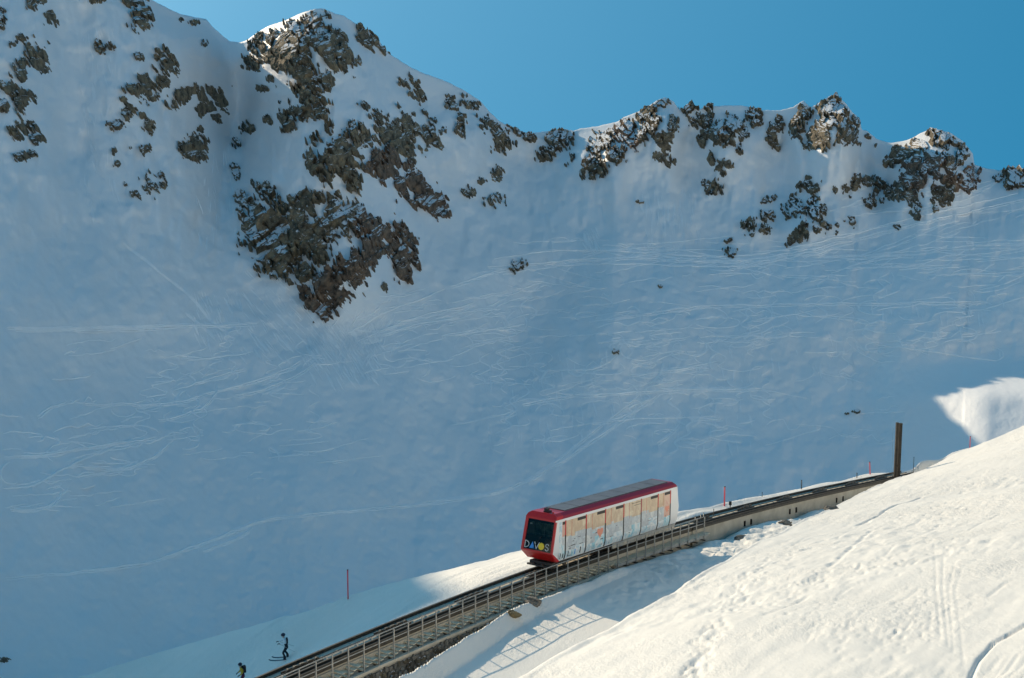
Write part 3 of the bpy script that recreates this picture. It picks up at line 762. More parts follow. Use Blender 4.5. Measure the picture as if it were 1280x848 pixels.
def rel_line(pts):
    """line of (u, v, height above the rails) -> stations s with offset n and height"""
    out = []
    for u, v, dh in pts:
        a, b = xe(u, v); h = float(T(60)) + dh
        for _ in range(12):
            y = -h / float(b); s_, n_ = sn_of(float(a) * y, y); h = float(T(float(s_))) + dh
        out.append((float(s_), float(n_), h))
    return np.array(out)
BC = rel_line([(440, 890, -.40), (500, 848, -.38), (535, 826, -.38), (560, 809, -.38), (600, 784, -.38), (640, 761, -.40), (670, 749, -.45), (700, 738, -.52), (735, 727, -.70)])
BF = rel_line([(495, 893, -1.22), (560, 848, -1.20), (600, 823, -1.18), (650, 794, -1.14), (690, 764, -1.10), (716, 748, -1.06), (745, 735, -1.0)])
BC = BC[np.argsort(BC[:, 0])]; BF = BF[np.argsort(BF[:, 0])]
for s_, n_, h_ in BF: n1.append(N3(s_, n_ + .1, h_)); n1.append(N3(s_, n_ + 1.6, h_ - .05))
for u, v, h in ((800, 757, -26.0), (640, 848, -25.85), (720, 800, -25.75), (770, 730, -26.0), (820, 715, -26.0), (935, 685, -26.25), (880, 676, -26.75), (900, 695, -26.2), (850, 705, -26.05), (950, 668, -26.9), (1000, 652, -27.7), (1060, 634, -28.7), (1095, 618, -29.6), (760, 900, -25.8), (600, 930, -25.9), (480, 920, -25.9)): n1.append(P3(u, v, h=h + DH))
for u, v, y in ((100, 848, 104), (200, 816, 103), (300, 788, 102), (358, 771, 102), (430, 748, 99), (500, 727, 96.5), (560, 713, 96.5), (600, 703, 97), (650, 689, 98)): n1.append(P3(u, v, y))
for u, v, y in ((0, 885, 104), (-200, 950, 105), (358, 826, 92), (303, 862, 92), (200, 870, 95), (420, 790, 87), (500, 757, 86), (560, 735, 86), (620, 715, 88), (400, 815, 84), (250, 960, 78), (150, 1000, 80)): n1.append(P3(u, v, y))
crest_r = [(700, 676, 100), (770, 659, 103), (820, 647, 105), (862, 637.5, 107), (905, 630, 112), (950, 621, 118), (1000, 611.5, 124), (1050, 602, 132), (1100, 592, 140), (1150, 578, 149), (1190, 566, 156), (1240, 551, 162), (1300, 534, 166)]
for u, v, y in crest_r: n1.append(P3(u, v, y))
for u, v, y in ((1150, 586, 147.6), (1180, 575, 153.4), (1125, 594, 138), (1230, 562, 158)): n1.append(P3(u, v, y))
# thin out points that nearly coincide
keep = []
for p in n1:
    if all((p[0] - q[0]) ** 2 + (p[1] - q[1]) ** 2 > 0.8 ** 2 for q in keep): keep.append(p)
f1 = TPS(keep, 0.0004)
crest_l = [(-600, 1080, 104), (-200, 940, 104), (0, 880, 104), (100, 848, 104), (200, 816, 103), (300, 788, 102), (358, 771, 102), (430, 748, 99), (500, 727, 96.5), (560, 713, 96.5), (600, 703, 97), (650, 689, 98)]
c1x = np.array([float(xe(u, v)[0]) for u, v, y in crest_l + crest_r]); c1y = np.array([y for _, _, y in crest_l + crest_r], float)
c2 = [(300, 1060, 27), (500, 940, 34), (660, 848, 43), (760, 790, 50), (850, 740, 58), (905, 707, 66), (960, 673, 76), (1000, 654, 84), (1060, 626, 100), (1110, 603, 114), (1140, 593, 124), (1190, 570, 134), (1280, 533, 140), (1450, 470, 142)]
i2 = [(1280, 848, 32), (1000, 848, 35), (800, 848, 39), (1280, 700, 50), (1100, 740, 48), (1280, 610, 80), (1100, 660, 76), (1000, 720, 55), (900, 780, 45), (1400, 700, 48), (1500, 900, 24), (1100, 950, 26), (700, 950, 32), (1190, 620, 92), (1280, 560, 112), (500, 1100, 22), (1700, 800, 24), (1600, 560, 80)]
f2 = TPS([P3(*p) for p in c2 + i2], 0.003)
c2x = np.array([float(xe(u, v)[0]) for u, v, y in c2]); c2y = np.array([y for _, _, y in c2], float)

def ksm(x, y, n=31):
    return y
def base1(X, Y):
    a = X / Y; yc = np.interp(a, c1x, c1y)
    d = np.maximum(Y - yc, 0)
    Yq = np.minimum(Y, yc)
    h = f1(a * Yq, Yq)
    s0 = -h / Yq
    return h - s0 * 0 - 0.72 * d * d / (d + 0.8)
def base2(X, Y):
    a = X / Y; yc = np.interp(a, c2x, c2y)
    d = np.maximum(Y - yc, 0); Yq = np.minimum(Y, yc)
    h = f2(a * Yq, Yq)
    lowr = np.clip((c2x[0] - a) * 40, 0, 60)
    steep = np.interp(a, [0, .2, .3, .36], [0.62, .55, .5, .62])
    return h - steep * d * d / (d + 2.5) - lowr
def near_h(X, Y):
    a, b = base1(X, Y), base2(X, Y)
    k = 0.25
    m = np.maximum(a, b)
    return m + k * np.log(np.exp((a - m) / k) + np.exp((b - m) / k)), b > a

ncols = np.concatenate([np.linspace(-.75, XI(-30, 700), 40), [XI(u, 700) for u in np.arange(-26, 1310, 1.7)], np.linspace(XI(1314, 700), .85, 40)])
ny = np.concatenate([np.geomspace(14, 60, 250, endpoint=False), np.linspace(60, 112, 235, endpoint=False), np.linspace(112, 172, 110, endpoint=False), np.linspace(172, 230, 20)])
AX, AY = np.meshgrid(ncols, ny)
GX = AX * AY
H0, ishill = near_h(GX, AY)
sg, ng = sn_of(GX, AY)
hl = ishill.astype(float)
# relief of the snow: wind and skid marks, groomed lines, clods by the viaduct
w1 = fbm(GX / 8.0, AY / 8.0, 101, 3) * .20
dirA = 1.05
ra = GX * math.cos(dirA) + AY * math.sin(dirA); rb = -GX * math.sin(dirA) + AY * math.cos(dirA)
w2 = fbm(ra / 5.0, rb / 0.7, 111, 3) * .035 + fbm(ra / 1.2, rb / .5, 113, 3) * .045 * (0.3 + 1.6 * sstep(-.1, .3, fbm(GX / 9, AY / 14, 117, 2)))
w3 = fbm(GX / 1.2, AY / 1.2, 121, 3) * .035
band = np.exp(-((ng - 4.2) / 2.5) ** 2) * sstep(66, 74, sg)
w4 = band * fbm(GX / .9, AY / .9, 131, 3) * .34
H0 = H0 + hl * (w1 + w2 + w3) + (1 - hl) * (w4 + .6 * w3 + .35 * w1 * (ng > 2.5)) + (1 - hl) * (ng < -2.5) * fbm(sg / 6, ng / .7, 141, 3) * .10
H0 = H0 - (1 - hl) * np.exp(-((ng) / 1.6) ** 4) * 0.7 * (sg < 128)
# ditch and snow bank between the stair wall and the flat snow
nbk = np.interp(sg, BC[:, 0], BC[:, 1]) + .18 * fbm(sg / 2.2, sg * 0 + 3, 161, 3); nft = np.maximum(np.interp(sg, BF[:, 0], BF[:, 1]), nbk + .35)
hbk = np.interp(sg, BC[:, 0], BC[:, 2]) + .16 * fbm(sg / 1.6, sg * 0 + 9, 163, 3); hft = np.interp(sg, BF[:, 0], BF[:, 2])
hdt = T(sg) - np.interp(sg, [50, 58, 66, 74], [2.0, 2.0, 1.8, 1.0])
def lerp(a, b, t): return a + (b - a) * np.clip(t, 0, 1)
prof = np.where(ng < nbk - .5, hdt + .25 * fbm(sg / .8, ng / .8, 171, 3), np.where(ng < nbk, lerp(hdt, hbk, ((ng - nbk + .5) / .5)), lerp(hbk, hft, (ng - nbk - .06) / .85)))
prof = np.where(ng > nft, hft, prof)
nft = np.maximum(nft, nbk + .95); wgt = (1 - sstep(0.0, 1.4, ng - nft)) * sstep(-1.0, .2, ng) * (1 - sstep(74.5, 78.5, sg)) * (1 - hl)
H0 = H0 * (1 - wgt) + prof * wgt
# hollow in front of the lip right of the double post
uq = 640 + F * AX; ycr = np.interp(AX, c1x, c1y)
H0 = H0 - 2.0 * sstep(1122, 1135, uq) * (1 - sstep(1180, 1200, uq)) * sstep(.3, 1.2, ycr - AY) * (1 - sstep(8, 14, ycr - AY)) * (1 - hl)
# long cracks and skid marks cut into the hill
def cut(pts, w, dep):
    global H0
    Q_ = []
    for u, v in pts:
        a, b = xe(u, v); y = 20.0
        while y < 130 and -float(b) * y > float(np.maximum(base1(np.array([float(a) * y]), np.array([y])), base2(np.array([float(a) * y]), np.array([y])))[0]): y += .4
        Q_.append((float(a) * y, y))
    for (x0, y0), (x1, y1) in zip(Q_[:-1], Q_[1:]):
        dx, dy = x1 - x0, y1 - y0; L2 = dx * dx + dy * dy + 1e-9
        t = np.clip(((GX - x0) * dx + (AY - y0) * dy) / L2, 0, 1)
        d = np.hypot(GX - x0 - dx * t, AY - y0 - dy * t) + .25 * w * fbm(GX / .7, AY / .7, 181, 2)
        H0 = H0 - dep * np.exp(-(d / w) ** 2)
cut([(1072, 655), (1095, 645), (1118, 634), (1152, 622)], .10, .13)
cut([(1212, 852), (1222, 828), (1240, 808), (1260, 794), (1290, 779)], .06, .09)
cut([(1090, 662), (1060, 690), (1035, 708)], .14, .07)
def dimples(n, pts, spread, rad, dep):
    global H0
    P_ = np.array(pts, float); q = np.r_[0, np.cumsum(np.hypot(*np.diff(P_, axis=0).T))]
    for _ in range(n):
        t = random.uniform(0, q[-1]); u = np.interp(t, q, P_[:, 0]) + random.gauss(0, spread); v = np.interp(t, q, P_[:, 1]) + random.gauss(0, spread * .5)
        a, b = xe(u, v); y = 20.0
        ci = int(np.clip(np.interp(float(a), ncols, np.arange(len(ncols))), 12, len(ncols) - 14))
        r_ = int(np.argmax(-float(b) * ny <= H0[:, ci])); 
        if r_ < 10 or r_ > len(ny) - 12: continue
        x0, y0 = GX[r_, ci], AY[r_, ci]; R = random.uniform(.6, 1.4) * rad
        sl_ = (slice(r_ - 10, r_ + 11), slice(ci - 12, ci + 13))
        d2 = ((GX[sl_] - x0) ** 2 + (AY[sl_] - y0) ** 2) / (R * R)
        H0[sl_] -= dep * random.uniform(.5, 1.2) * np.exp(-d2)
dimples(260, [(862, 850), (885, 800), (905, 765), (925, 735), (955, 705), (1010, 680)], 9, .11, .07)
dimples(200, [(930, 760), (1000, 735), (1060, 712), (1140, 700), (1200, 690)], 14, .10, .06)
dimples(200, [(1040, 640), (1100, 660), (1180, 640), (1260, 600)], 16, .13, .06)
dimples(260, [(1020, 760), (1060, 800), (1120, 800), (1180, 750)], 26, .08, .035)
cut([(955, 775), (985, 762), (1010, 748)], .12, .06)
for k_ in range(4):
    a_ = random.uniform(-4, 4)
    cut([(1170 + 11 * k_ + a_, 680 + 12 * k_), (1170 + 8 * k_, 740), (1174 + 10 * k_ - a_, 800 + 10 * k_)], .05, random.uniform(.010, .022))
for k_ in range(5):
    a_ = random.uniform(-6, 6)
    cut([(1225 + 13 * k_ + a_, 850), (1250 + 12 * k_, 822), (1290 + 6 * k_, 800 + a_)], .05, random.uniform(.012, .025))
for k_ in range(9):
    u_ = random.uniform(980, 1240); v_ = random.uniform(640, 800); l_ = random.uniform(15, 45)
    cut([(u_, v_), (u_ + l_ * .5, v_ - l_ * .30 + random.uniform(-3, 3)), (u_ + l_, v_ - l_ * .55)], .07, random.uniform(.015, .04))
me = np_mesh('snow_slope', np.stack([GX, AY, H0], -1), grid_quads(*GX.shape))
slope_o = link('snow_slope', me, M_snow); slope_o['kind'] = 'structure'
def ground(x, y):
    ci = np.interp(x / y, ncols, np.arange(len(ncols))); ri = np.interp(y, ny, np.arange(len(ny)))
    c0 = int(min(ci, len(ncols) - 2)); r0 = int(min(ri, len(ny) - 2)); fc = ci - c0; fr = ri - r0
    return (H0[r0, c0] * (1 - fc) + H0[r0, c0 + 1] * fc) * (1 - fr) + (H0[r0 + 1, c0] * (1 - fc) + H0[r0 + 1, c0 + 1] * fc) * fr
def ground_hit(u, v, y0=20.0, y1=175.0):
    a, b = xe(u, v); a = float(a); b = float(b)
    y = y0
    while y < y1:
        if -b * y <= ground(a * y, y): return Vector((a * y, y, -b * y))
        y += 0.15
    return None


# ------------------------------------------------------------------ unseen snow slope behind and right of the viewpoint, added to bounce sunlight
az = np.linspace(math.radians(40), math.radians(300), 150); rr = np.geomspace(6, 520, 90)
AZ, RR = np.meshgrid(az, rr)
bx, by = RR * np.sin(AZ), RR * np.cos(AZ)
rise = 0.60 * sstep(math.radians(42), math.radians(95), AZ) * (1 - sstep(math.radians(235), math.radians(290), AZ)) - 0.16
bh = -9.5 + rise * RR + 0.03 * RR * fbm(bx / 60, by / 60, 201, 4) + .3 * fbm(bx / 8, by / 8, 211, 3)
bh = bh - 0.0004 * np.maximum(RR - 200, 0) ** 2
me = np_mesh('bounce_slope', np.stack([bx, by, bh], -1), grid_quads(*bx.shape)[:, ::-1])
o = link('bounce_slope', me, M_snow); o['kind'] = 'structure'

# ------------------------------------------------------------------ viaduct with two rails
S0, S1 = 38.0, 132.0
VIA = tag(empty('railway_viaduct', snh(60, 0, float(T(60)) - 1.2)), 'low concrete viaduct carrying the two dark rails of the funicular', 'viaduct')
VO = VIA.location.copy()
def sweep(name, mat, prof, parent, s0=S0, s1=S1, step=1.0, org=None, smooth=False):
    """prof: closed (n, dh) polygon swept along the railway, dh measured from rail top"""
    org = org if org is not None else VO
    st = np.arange(s0, s1 + 1e-6, step); k = len(prof)
    vs = []
    for s_ in st:
        t = float(T(s_))
        for n_, d_ in prof: vs.append(snh(s_, n_, t + (d_(s_) if callable(d_) else d_)) - org)
    fs = []
    for i in range(len(st) - 1):
        for j in range(k):
            fs.append((i * k + j, i * k + (j + 1) % k, (i + 1) * k + (j + 1) % k, (i + 1) * k + j))
    fs.append(tuple(range(k))); fs.append(tuple((len(st) - 1) * k + j for j in range(k - 1, -1, -1)))
    return MB().add(vs, fs).build(name, mat, parent, smooth)
def rect(n0, n1, d0, d1): return [(n0, d0), (n1, d0), (n1, d1), (n0, d1)]
sweep('deck', M_conc2, rect(-0.80, 0.80, -1.9, -0.17), VIA)
for n_ in (-0.60, 0.60):
    sweep('rail', M_dark, [(n_ - .10, -.168), (n_ + .10, -.168), (n_ + .10, -.14), (n_ + .04, -.12), (n_ + .04, -.06), (n_ + .06, 0), (n_ - .06, 0), (n_ - .04, -.06), (n_ - .04, -.12), (n_ - .10, -.14)], VIA)
sweep('edge_beam', M_dark, rect(-0.93, -0.80, -0.75, -0.18), VIA)
sweep('edge_beam', M_conc, rect(0.80, 0.92, -0.62, -0.22), VIA)
sweep('guard_beam', M_dark, rect(0.925, 0.965, -0.36, -0.02), VIA)
sweep('cable', M_dark, [(0.03 * math.cos(a), -0.10 + .03 * math.sin(a)) for a in np.linspace(0, 2 * math.pi, 6, endpoint=False)], VIA)
# cable pulleys in the trough
pm = MB()
for x in (-.55, 0, .55):
    pts = [(x + .17 * math.cos(a), .17 * math.sin(a)) for a in np.linspace(0, 2 * math.pi, 12, endpoint=False)]
    pm.prism(pts, -.06, .06)
pm.box((-.85, -.22, -.14), (.85, -.16, .04)); pm.box((-.85, .16, -.14), (.85, .22, .04)); pm.box((-.8, -.16, -.14), (-.7, .16, -.08)); pm.box((.7, -.16, -.14), (.8, .16, -.08))
pme = pm.mesh('pulley')
ang = math.atan2(TY, TX)
for s_ in [q_ + d_ for q_ in np.arange(42.3, 130, 6.9) for d_ in (-.45, 0, .45)]:
    o = link('pulley', pme, M_rail, VIA); p = snh(s_, 0, float(T(s_)) - .10) - VO
    o.location = p; o.rotation_euler = (0, 0, ang)
sl = MB().box((-.06, -.70, -.04), (.06, .70, .02)).mesh('sleeper')
for s_ in np.arange(40.4, 131, 1.15):
    o = link('sleeper', sl, M_conc, VIA); o.location = snh(s_, 0, float(T(s_)) - .17) - VO; o.rotation_euler = (0, 0, ang)

# stair wall on the near side, left part
SW = tag(empty('stair_wall', snh(60, 1.4, float(T(60)) - 1.6)), 'pale concrete retaining wall under the service stairs at the lower left of the railway', 'wall')
WO = SW.location.copy()
wl = MB()
st = np.arange(38.0, 76.01, 1.0)
sweep('concrete_wall', M_conc, [(0.95, -2.2), (1.84, -2.2), (1.84, -0.98), (1.70, -0.98), (1.70, -0.98), (0.95, -0.74)], SW, 38, 76, 1.0, WO)
sweep('kerb', M_conc2, rect(1.70, 1.90, -0.99, -0.84), SW, 38, 76, 1.0, WO)
sweep('inner_kerb', M_conc, rect(0.97, 1.02, -0.72, -0.46), SW, 38, 76, 1.0, WO)
for s_ in np.arange(39.5, 75, 2.3):
    MB().box((-.05, 0, -.5), (.05, .03, 0)).build('joint_rib', M_mortar, SW).matrix_local = Matrix.Translation(snh(s_, 1.84, float(T(s_)) - 1.0) - WO) @ Matrix.Rotation(ang - math.pi, 4, 'Z')

# rubble masonry under the concrete
RW = tag(empty('rubble_wall', snh(54, 1.95, float(T(54)) - 2.3)), 'dark rubble stone footing below the pale stair wall at the lower left', 'stone wall')
RO = RW.location.copy()
sweep('mortar', M_mortar, [(1.0, -2.9), (2.12, -2.9), (1.93, -1.12), (1.0, -1.12)], RW, 38, 72, 1.0, RO)
stone_me = []
for k in range(10):
    bm = bmesh.new(); bmesh.ops.create_icosphere(bm, subdivisions=1, radius=.5)
    for v in bm.verts:
        v.co *= 1 + random.uniform(-.22, .22); v.co.y *= .6
    me = bpy.data.meshes.new('stone'); bm.to_mesh(me); bm.free(); stone_me.append(me)
cnt = 0
for s_ in np.arange(45.0, 71.6, 0.36):
    for r_ in range(4):
        if cnt >= 296: break
        dh = -1.20 - r_ * .25 + random.uniform(-.05, .05)
        o = link('stone', random.choice(stone_me), M_rock_near if random.random() < .6 else M_rock, RW)
        o.location = snh(s_ + random.uniform(-.08, .08) + (r_ % 2) * .15, 1.97 + r_ * .03 + random.uniform(-.02, .04), float(T(s_)) + dh) - RO
        o.rotation_euler = (random.uniform(-.3, .3), random.uniform(0, 3), ang + random.uniform(-.2, .2))
        k = random.uniform(.26, .40); o.scale = (k * 1.15, k * .8, k * .8); cnt += 1

# service stairs
ST = tag(empty('service_stairs', snh(60, 1.35, float(T(60)) - .9)), 'narrow pale grating steps running beside the rails behind the railing', 'stairs')
SO = ST.location.copy()
tme = MB().box((-.115, -.36, -.02), (.115, .36, .02)).mesh('step')
POST_DS = 1.16
posts = list(np.arange(40.2, 88.5, POST_DS))
for i, s_ in enumerate(posts):
    for k in range(4):
        s2 = s_ + POST_DS * (k + .2) / 4
        o = link('step', tme, M_tread, ST)
        d_ = -0.64 + 0.09 * (k - 1.5) if s_ < 75 else -.66
        o.location = snh(s2, 1.34, float(T(s_)) + d_) - SO; o.rotation_euler = (0, 0, ang)
brm = MB().box((-.05, -.42, -.12), (.05, .5, -.04)).mesh('bracket')
for s_ in posts:
    o = link('bracket', brm, M_rail, ST); o.location = snh(s_, 1.40, float(T(s_)) - .84) - SO; o.rotation_euler = (0, 0, ang - math.pi)
sweep('stringer', M_galv, rect(1.71, 1.76, -0.80, -0.62), ST, 76, 88.5, .5, SO)

# railing
RL = tag(empty('railing', snh(60, 1.8, float(T(60)) - .8)), 'thin grey metal handrail on slim posts along the service stairs', 'railing')
LO = RL.location.copy()
pme = MB().box((-.03, -.03, -.14), (.03, .03, 1.5)).mesh('post')
for s_ in posts:
    o = link('post', pme, M_galv, RL); o.location = snh(s_, 1.80, float(T(s_)) - .72) - LO; o.rotation_euler = (0, 0, ang)
def pipe(name, d_, r_, s0=39.6, s1=88.4):
    pts = [snh(s_, 1.80, float(T(s_)) + d_) - LO for s_ in np.arange(s0, s1, .8)]
    MB().tube(pts, r_, 6).build(name, M_galv, RL, True)
pipe('handrail', .80, .028); pipe('middle_rail', .30, .020)

# right-hand wall with paired openings
CW = tag(empty('retaining_wall', snh(110, .95, float(T(110)) - 1.6)), 'smooth pale concrete wall with pairs of dark openings below the rails at right', 'wall')
KO = CW.location.copy()
ops = []
for u in (931, 939, 987, 995, 1045, 1053):
    y, h, s_ = y_on_line(u, 650, 1.0); ops.append(s_)
edges = sorted(set([87.5, 132.0] + [e for s_ in ops for e in (s_ - .17, s_ + .17)] + list(np.arange(88, 132, 1.0))))
edges = [e for e in edges if not any(s_ - .169 < e < s_ + .169 for s_ in ops)]
wm = MB()
def wp(s_, n_, d_): return snh(s_, n_, float(T(s_)) + d_) - KO
for a, b in zip(edges[:-1], edges[1:]):
    mid = (a + b) / 2; op = any(abs(mid - s_) < .16 for s_ in ops)
    ds = [(-2.6, -1.15), (-.70, -.30)] if op else [(-2.6, -.30)]
    for d0, d1 in ds: wm.add([wp(a, 1.0, d0), wp(b, 1.0, d0), wp(b, 1.0, d1), wp(a, 1.0, d1)], [(0, 1, 2, 3)])
    wm.add([wp(a, .81, -.30), wp(b, .81, -.30), wp(b, 1.0, -.30), wp(a, 1.0, -.30)], [(0, 1, 2, 3)])
wm.build('concrete_wall', M_conc, CW)
for s_ in ops:
    a, b = s_ - .17, s_ + .17
    q = [wp(a, 1.0, -1.15), wp(b, 1.0, -1.15), wp(b, 1.0, -.70), wp(a, 1.0, -.70), wp(a, .82, -1.15), wp(b, .82, -1.15), wp(b, .82, -.70), wp(a, .82, -.70)]
    MB().add(q, [(4, 5, 6, 7), (0, 4, 7, 3), (1, 2, 6, 5), (0, 1, 5, 4), (3, 7, 6, 2)]).build('opening', M_dark, CW)
sweep('coping', M_dark, rect(0.94, 1.06, -0.30, -0.12), CW, 87.5, 132, 1.0, KO)

# ------------------------------------------------------------------ the funicular car
s_car = 69.5
L = 15.6; W2 = 1.16
t0, t1 = float(T(s_car + 1)), float(T(s_car + L - 1))
pitch = math.atan2(t1 - t0, L - 2)
car = tag(empty('funicular_car', snh(s_car, 0, float(t0) - math.tan(pitch) * 1.0), (0, -pitch, ang)), 'red and white funicular car with patchwork panels climbing the track', 'funicular car')
Z0, ZS, ZR = 0.62, 3.24, 3.56
# side outline of the body: front (x=0) is the end towards the viewer
def front_x(z): return np.interp(z, [Z0, Z0 + .58, ZS, ZR], [0.66, 0.0, 0.44, .60])
def rear_x(z): return L - np.interp(z, [Z0, 1.85, ZS, ZR], [0.18, 0.0, 0.26, .5])
def half_w(z): return np.interp(z, [Z0, Z0 + .4, ZS, ZS + .16, ZR], [W2 - .10, W2, W2 - .03, W2 - .10, W2 - .34])
# white body shell (sides and floor)
zs = [Z0, Z0 + .58, 1.85, ZS]
def shell(zs, name, mat, close_top=False, inset=0.0, x_in=0.0):
    m = MB(); rings = []
    for z in zs:
        w = float(half_w(z)) - inset
        rings.append([(float(front_x(z)) + x_in, -w, z), (float(rear_x(z)) - x_in, -w, z), (float(rear_x(z)) - x_in, w, z), (float(front_x(z)) + x_in, w, z)])
    vs = [p for r in rings for p in r]; fs = []
    for i in range(len(zs) - 1):
        for j in range(4): fs.append((i * 4 + j, i * 4 + (j + 1) % 4, (i + 1) * 4 + (j + 1) % 4, (i + 1) * 4 + j))
    fs.append((3, 2, 1, 0))
    if close_top: fs.append(tuple(len(vs) - 4 + j for j in range(4)))
    m.add(vs, fs); return m.build(name, mat, car)
# body without its front face, so the cab can be seen through the windscreen
bm_ = MB()
ring = lambda z: [(float(front_x(z)), -float(half_w(z)), z), (float(rear_x(z)), -float(half_w(z)), z), (float(rear_x(z)), float(half_w(z)), z), (float(front_x(z)), float(half_w(z)), z)]
vs = [p for z in zs for p in ring(z)]; fs = []
for i in range(len(zs) - 1):
    for j in range(3): fs.append((i * 4 + j, i * 4 + j + 1, (i + 1) * 4 + j + 1, (i + 1) * 4 + j))
fs.append((3, 2, 1, 0)); bm_.add(vs, fs)
body = bm_.build('body', M_white, car)
# roof: maroon flanks and a grey top sheet
rm = MB(); r0 = ring(ZS); r1 = ring(ZS + .16); r2 = ring(ZR)
rm.add(r0 + r1 + r2, [(0, 1, 5, 4), (1, 2, 6, 5), (2, 3, 7, 6), (4, 5, 9, 8), (5, 6, 10, 9), (6, 7, 11, 10), (8, 9, 10, 11)])
roof = rm.build('roof', M_maroon, car)
MB().box((1.9, -.70, ZR + .004), (L - .9, .70, ZR + .05)).build('roof_sheet', M_greyroof, roof)
for x in np.arange(3.6, L - 1.2, 1.9): MB().box((x - .02, -.70, ZR + .05), (x + .02, .70, ZR + .065)).build('roof_seam', M_greyroof, roof)
MB().box((.7, -.28, ZR), (1.15, .05, ZR + .10)).box((.75, -.2, ZR + .10), (1.0, -.02, ZR + .26)).tube([(.9, .1, ZR), (.9, .1, ZR + .25)], .03).build('roof_horn', M_black, roof)
MB().tube([(.8, -.62, ZR - .02), (.8, -.62, ZR + .10)], .06).build('roof_lamp', M_red, roof)
# front: red frame, glass, snout
def fp(y, z, off=0.0):            # point on the windscreen plane
    return (float(front_x(z)) - off, y, z)
def inter(y0, y1, z0, z1, t, name, mat, parent, off=0.0):
    m = MB(); vs = []
    for o_ in (off, off - t):
        for (y, z) in ((y0, z0), (y1, z0), (y1, z1), (y0, z1)): vs.append(fp(y, z, o_))
    m.add(vs, [(0, 1, 2, 3), (7, 6, 5, 4), (0, 4, 5, 1), (1, 5, 6, 2), (2, 6, 7, 3), (3, 7, 4, 0)])
    return m.build(name, mat, parent)
zf0, zf1 = Z0 + .58, ZS
front = MB()
wl_, wh_ = float(half_w(zf0)) + .012, float(half_w(zf1)) + .012
def fr_(y0a, y0b, y1a, y1b, za, zb):   # slanted strip of the frame
    o1, o2 = .03, -.09
    vs = [fp(y0a, za, o1), fp(y0b, za, o1), fp(y1b, zb, o1), fp(y1a, zb, o1), fp(y0a, za, o2), fp(y0b, za, o2), fp(y1b, zb, o2), fp(y1a, zb, o2)]
    front.add(vs, [(0, 1, 2, 3), (7, 6, 5, 4), (0, 4, 5, 1), (1, 5, 6, 2), (2, 6, 7, 3), (3, 7, 4, 0)])
fr_(-wl_, -wl_ + .12, -wh_, -wh_ + .13, zf0, zf1); fr_(wl_ - .17, wl_, wh_ - .22, wh_, zf0, zf1)
fr_(-wl_ + .12, wl_ - .17, -wl_ + .12, wl_ - .17, zf0, zf0 + .08); fr_(-wh_ + .13, wh_ - .22, -wh_ + .13, wh_ - .22, zf1 - .12, zf1)
frame = front.build('front_frame', M_red, car)
# chamfered red cap above the windscreen
cp = MB()
a0 = [fp(-wh_, ZS, .03), fp(wh_, ZS, .03)]
w3 = float(half_w(ZS + .16)) + .012; w4 = float(half_w(ZR)) + .01
cp.add(a0 + [(float(front_x(ZS + .16)), w3, ZS + .18), (float(front_x(ZS + .16)), -w3, ZS + .18), (1.25, w4, ZR + .012), (1.25, -w4, ZR + .012), (float(front_x(ZR)), w4, ZR + .01), (float(front_x(ZR)), -w4, ZR + .01), (1.25, -w3, ZS + .175), (1.25, w3, ZS + .175), (1.05, -wh_, ZS), (1.05, wh_, ZS)],
       [(0, 1, 2, 3), (3, 2, 6, 7), (7, 6, 4, 5), (0, 3, 8, 10), (3, 7, 5, 8), (1, 11, 9, 2), (2, 9, 4, 6)])
cp.build('front_cap', M_red, car)
# lower red snout
sn = MB()
wl2 = wl_ + .01; wb = float(half_w(Z0)) + .02
sn.add([fp(-wl2, zf0, .035), fp(wl2, zf0, .035), (.60, wb, Z0 - .02), (.60, -wb, Z0 - .02), (.98, -wb - .0, Z0 - .02), (.98, wb, Z0 - .02), (.10, -wl2, zf0), (.10, wl2, zf0)],
       [(0, 1, 2, 3), (3, 2, 5, 4), (0, 3, 4, 6), (1, 7, 5, 2), (0, 6, 7, 1), (4, 5, 7, 6)])
sn.build('snout', M_red, car)
glass = inter(-wl_ + .12, wl_ - .17, zf0 + .08, zf1 - .12, .02, 'windscreen', M_glass, car, .0)
inter(-wl_ + .12, wl_ - .17, zf0 + .08, zf0 + .95, .05, 'dark_panel', M_black, glass, -.025)
inter(-wl_ + .12, wl_ - .17, zf1 - .26, zf1 - .12, .03, 'blind', M_black, glass, -.025)
# lettering on the glass
def stroke(pts, w, name, mat, closed=False):
    m = MB(); P_ = pts + ([pts[0]] if closed else [])
    for (a, b) in zip(P_[:-1], P_[1:]):
        d_ = Vector((b[0] - a[0], b[1] - a[1])); l_ = d_.length
        if l_ < 1e-5: continue
        d_ /= l_; n_ = Vector((-d_.y, d_.x)) * w / 2; e_ = d_ * w * .4
        q = [(a[0] - e_.x + n_.x, a[1] - e_.y + n_.y), (a[0] - e_.x - n_.x, a[1] - e_.y - n_.y), (b[0] + e_.x - n_.x, b[1] + e_.y - n_.y), (b[0] + e_.x + n_.x, b[1] + e_.y + n_.y)]
        vs = [fp(-x, z, .012) for x, z in q] + [fp(-x, z, .002) for x, z in q]
        m.add(vs, [(0, 1, 2, 3), (0, 4, 5, 1), (1, 5, 6, 2), (2, 6, 7, 3), (3, 7, 4, 0)])
    return m.build(name, mat, glass)
